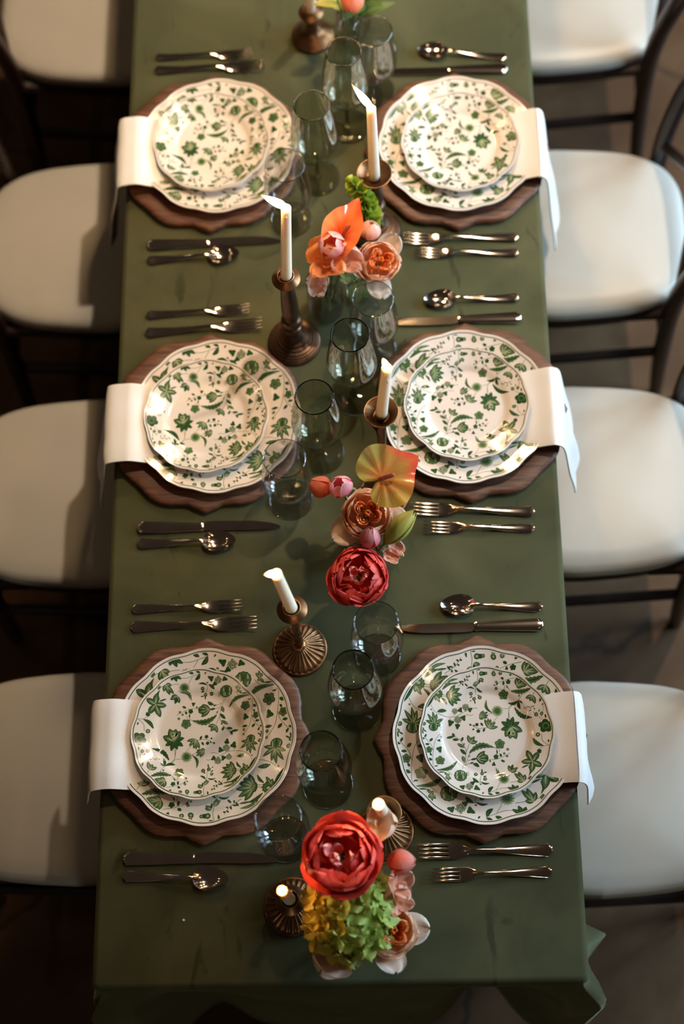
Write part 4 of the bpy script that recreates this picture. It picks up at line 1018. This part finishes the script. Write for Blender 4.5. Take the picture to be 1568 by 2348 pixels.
def hydrangea(pos, foot, R, label, seed):
    rd = random.Random(seed); o = flower_root('hydrangea', pos, (0.05, -.12, 1), label, spin=0)
    n = 62
    for k in range(n):
        z = 1 - 1.35 * (k + .5) / n; a = k * 2.39996; rr = math.sqrt(max(0, 1 - z * z)); d = Vector((rr * math.cos(a), rr * math.sin(a) * .95, z * .72))
        d *= rd.uniform(.90, 1.06); c = d * R; S = R * rd.uniform(.27, .37)
        nrm = (Vector((d.x, d.y, d.z + .35)) + Vector((rd.uniform(-.4, .4), rd.uniform(-.4, .4), 0))).normalized(); m = nrm.to_track_quat('Z', 'Y').to_matrix() @ Matrix.Rotation(rd.random() * 6, 3, 'Z')
        yl = sstep(.2, -.9, d.x + .25 * d.y * -1 + rd.uniform(-.45, .45)); ca = mixc((.25, .36, .03), (.42, .34, .03), yl); cb = mixc((.54, .62, .16), (.82, .58, .08), yl)
        vs, cs, fs = [], [], []
        for p in range(4):
            az = p * PI / 2 + rd.uniform(-.12, .12); b = len(vs); fl = rd.uniform(.05, .5)
            for i in range(6):
                t = i / 5; wd = .25 + .75 * math.sin(PI / 2 * min(1, t / .6)) if t < .6 else max(.12, math.sqrt(1 - ((t - .6) / .42) ** 2))
                for j in range(5):
                    s = j / 2 - 1; x = t * S; y = s * S * .55 * wd; zz = S * (fl * t * t - .25 * abs(s) * t * (1 if fl > .25 else -1)) + S * .06 * math.sin(5 * s + p) * t
                    q = Vector((x * math.cos(az) - y * math.sin(az), x * math.sin(az) + y * math.cos(az), zz + .0003 * p)); vs.append(c + m @ q); cs.append(mixc(ca, cb, min(1, t * .8 + .2 * abs(s))))
            for i in range(5):
                for j in range(4): e = b + i * 5 + j; fs.append((e, e + 1, e + 6, e + 5))
        mesh_obj('floret', vs, fs, M['petal'], o, sharp=None, cols=cs)
    vs, fs = lathe([(0, -R * .55), (R * .45, -R * .35), (R * .62, 0), (R * .5, R * .36), (0, R * .52)], 20)
    mesh_obj('flower_head_core', vs, fs, M['stem'], o, sharp=None)
    stem_to(o, foot, .003, -R * .5); return o
def shell_flower(pts, label, seed):
    """bells of Ireland: cupped green calyces up a stem"""
    rd = random.Random(seed); o = empty('bells_of_ireland', pts[0]); tag(o, label, 'flower')
    pts = [Vector(p) - o.location for p in pts]; path = bez(pts, 8)
    vs, fs = tube(path, .0028, 8); mesh_obj('stem', vs, fs, M['stem'], o)
    n = len(path); k = 0
    for i in range(int(n * .40), n, 2):
        t = i / n; S = .019 * (1.15 - .55 * max(0, (t - .5) / .5)); d = (path[min(i + 1, n - 1)] - path[i - 1]).normalized(); sd = d.orthogonal().normalized()
        for h in range(3):
            a = k * 1.2 + h * 2.09; k += .35; out = (sd * math.cos(a) + d.cross(sd) * math.sin(a)); ax = (out + d * .55 + Vector((0, 0, .25))).normalized()
            m = ax.to_track_quat('Z', 'Y').to_matrix(); prof = [(0, 0), (S * .22, S * .05), (S * .42, S * .3), (S * .55, S * .62), (S * .66, S * .9)]
            v2, f2 = lathe(prof, 12); cc = [mixc((.14, .26, .02), (.44, .56, .08), min(1, v[2] / S / .9)) for v in v2]
            mesh_obj('calyx', [path[i] + out * .003 + m @ Vector((v[0] * (1 + .1 * math.sin(5 * math.atan2(v[1], v[0]))), v[1], v[2])) for v in v2], f2, M['leaf'], o, sharp=None, cols=cc)
    return o
def leaf_stem(pts, leaves, label, name='leaf_sprig', cat='foliage', c0=(.05, .10, .02), c1=(.10, .18, .04)):
    o = empty(name, pts[0]); tag(o, label, cat); L = [Vector(p) - o.location for p in pts]
    vs, fs = tube(bez(L, 6), .002, 7); mesh_obj('stem', vs, fs, M['stem'], o)
    rd = random.Random(len(label))
    for (t, az, ln, wd, el) in leaves:
        b = bez(L, 6); p = b[int(t * (len(b) - 1))]
        petal(o, az, ln, wd, el, el - 45, .001, 0, wd * 1.2, .001, c0, c1, rnd=rd, tm=.42, narrow=.15, mat='leaf', name='leaf', pos=p, point=.9, stripe=(.16, .24, .08))
    return o

CORAL = ((.80, .060, .045), (.90, .20, .16)); SALMON = ((.86, .30, .16), (.92, .56, .42)); PINK = ((.88, .45, .34), (.93, .70, .60)); ORANGE = ((.84, .20, .04), (.92, .36, .12))
# far bunch
tulip(P(806, 14, .17), (.1, -.2, 1), vpt('far'), .040, .0195, (.80, .25, .10), (.88, .30, .22), 'round coral bud at the far end, cut by the photo edge', 1)
leaf_stem([vpt('far', .004), P(828, 30, .10), P(846, -10, .16)], [(.45, .2, .07, .03, 40), (.6, 1.8, .07, .03, 45), (.75, 4.0, .06, .028, 40), (.85, 5.4, .05, .024, 50)], 'dark green leaves in the far vase')
leaf_stem([vpt('far', -.006), P(790, 40, .10), P(772, -6, .17)], [(.7, 2.2, .05, .03, 50), (.85, 3.4, .05, .028, 40)], 'yellow-green leaf sprig in the far vase', c0=(.30, .27, .03), c1=(.52, .42, .07))
# bunch by the sweet peas
shell_flower([vpt('rose', -.004, .004), P(838, 560, .10), P(842, 500, .135), P(832, 455, .16), P(806, 418, .19)], 'green bells of Ireland spike beside the wide-cup candle', 5)
anthurium(P(783, 545, .185), (-.05, -.42, 1), vpt('pea', .004, .006), .060, .044, -.32, (.80, .10, .02), (.82, .22, .06), (.72, .09, .035), 'orange-red anthurium pointing away, above the sweet peas', 3, fold=.9)
tulip(P(765, 566, .185), (-.15, -.35, 1), vpt('pea', -.002, .010), .036, .0185, (.78, .12, .16), (.92, .62, .58), 'pink tulip cup just under the orange anthurium', 4, openness=9)
sweet_pea(P(752, 606, .170), (-.15, -.30, 1), vpt('pea', .006, -.004), .0370, *ORANGE, 'frilled orange sweet pea beside the pink tulip cup', 6, nfl=1, spin=.5)
sweet_pea(P(790, 600, .165), (.25, -.30, 1), vpt('pea', .010, .002), .0330, *SALMON, 'frilled salmon sweet pea between the orange one and the rose', 8, spin=-.7)
sweet_pea(P(738, 578, .172), (-.45, .05, 1), vpt('pea', -.008, .004), .0280, *ORANGE, 'small orange sweet pea at the outer edge, above its larger neighbour', 9, spin=1.2)
sweet_pea(P(734, 652, .140), (-.3, -.5, .9), vpt('pea', -.006, -.006), .0245, *PINK, 'pale pink sweet pea drooping over the water-filled vase', 10, spin=1.75)
tulip(P(845, 543, .150), (.2, .25, 1), vpt('rose', .004, .004), .034, .0170, (.88, .42, .30), (.92, .62, .50), 'peach tulip bud tucked behind the garden rose', 11)
rose(P(868, 600, .145), (.30, -.28, 1), vpt('rose', 0, -.002), .0345, 'peach garden rose with white outer petals, below the candlestick', 12, loose=3)
leaf_stem([vpt('rose', -.006, -.004), P(812, 660, .05), P(818, 640, .09)], [(.7, -.6, .05, .034, 25), (.9, -1.6, .045, .03, 10), (.8, 2.6, .04, .026, 30)], 'dark green rose leaves over the small vase')
# middle bunch
anthurium(P(872, 1098, .245), (.02, -.40, 1), vpt('mid', .006, .01), .056, .069, -1.10, (.70, .22, .05), (.50, .33, .07), (.78, .08, .04), 'striped bronze-orange anthurium in front of the candlestick', 13, fold=.3)
tulip(P(757, 1126, .135), (-1, .38, .35), vpt('mid', -.010, .004), .037, .0170, (.80, .14, .06), (.86, .32, .20), 'orange tulip lying out towards the clear glass', 14, via=(VB['mid'].x - .012, VB['mid'].y + .06, T + .115))
tulip(P(787, 1128, .140), (-.25, .20, 1), vpt('mid', -.006, .008), .030, .0170, (.78, .12, .18), (.92, .58, .58), 'pink tulip cup above the peach rose', 15, openness=6)
rose(P(842, 1180, .150), (.08, -.20, 1), vpt('mid', 0, .004), .0375, 'peach garden rose in the middle bunch, beneath the striped anthurium', 16, loose=2)
lily_bud(P(882, 1246, .130), (.72, .62, .42), vpt('mid', .010, -.006), .072, .0175, 'yellow-green lily bud between the rose and the coral peony', 17, via=(VB['mid'].x + .012, VB['mid'].y - .004, T + .105))
tulip(P(846, 1252, .130), (.12, .55, .85), vpt('mid', .004, -.008), .036, .0165, (.78, .08, .09), (.90, .50, .48), 'pink tulip squeezed between rose and coral peony', 18)
sweet_pea(P(905, 1262, .112), (.5, .2, .9), vpt('mid', .012, -.010), .0170, *SALMON, 'small salmon sweet pea at the lily bud', 19, nfl=2)
peony(P(824, 1322, .125), (-.02, -.22, 1), vpt('mid', -.004, -.012), .0465, 'red-coral peony of the middle bunch, above a clear wine glass', 20, *CORAL, via=(VB['mid'].x - .003, VB['mid'].y - .022, T + .108))
# near bunch
sweet_pea(P(866, 1894, .165), (.25, .12, 1), vpt('near', .010, .004), .0300, (.90, .52, .25), (.94, .68, .50), 'peach sweet pea lit by the short candle', 21, spin=2.6, via=(VB['near'].x + .022, VB['near'].y + .045, T + .145))
peony(P(779, 1962, .185), (.0, -.10, 1), vpt('near', 0, 0), .0545, 'largest coral peony, above the green hydrangea', 22, *CORAL)
tulip(P(890, 1978, .130), (1, -.02, .30), vpt('near', .012, 0), .042, .0180, (.80, .10, .06), (.90, .42, .33), 'coral tulip lying out towards the forks', 23, via=(VB['near'].x + .030, VB['near'].y + .002, T + .126))
hydrangea(P(803, 2098, .115), vpt('hyd', -.004, 0), .0620, 'lime green hydrangea head at the bare table end', 24)
sweet_pea(P(912, 2030, .120), (.5, .15, 1), vpt('hyd', .012, .008), .0290, *SALMON, 'salmon sweet pea above the rose, beside the hydrangea', 25, spin=-.6, nfl=1, via=(VB['hyd'].x + .040, VB['hyd'].y + .03, T + .088))
sweet_pea(P(908, 2066, .112), (.5, -.1, 1), vpt('hyd', .014, .002), .0280, *SALMON, 'salmon sweet pea resting on the rose beside the hydrangea', 26, spin=-1.0, via=(VB['hyd'].x + .040, VB['hyd'].y + .012, T + .085))
rose(P(893, 2132, .100), (.42, -.15, 1), vpt('hyd', .010, -.004), .0385, 'peach garden rose half covered by the hydrangea', 27, loose=3, via=(VB['hyd'].x + .034, VB['hyd'].y - .004, T + .086))
sweet_pea(P(772, 2182, .092), (-.25, -.45, 1), vpt('hyd', -.012, -.010), .0400, *PINK, 'pale salmon sweet pea below the hydrangea', 28, nfl=1, spin=2.9, via=(VB['hyd'].x - .030, VB['hyd'].y - .022, T + .086))

# a crumb of candle wax on the bare cloth
p = P(421, 2110); vs, fs = lathe([(0, 0), (.0022, .0003), (.0018, .0014), (0, .0018)], 7)
o = mesh_obj('wax_crumb', vs, fs, M['wax']); o.location = (p.x, p.y, T); tag(o, 'tiny crumb of white wax on the bare cloth below the teaspoon', 'crumb')
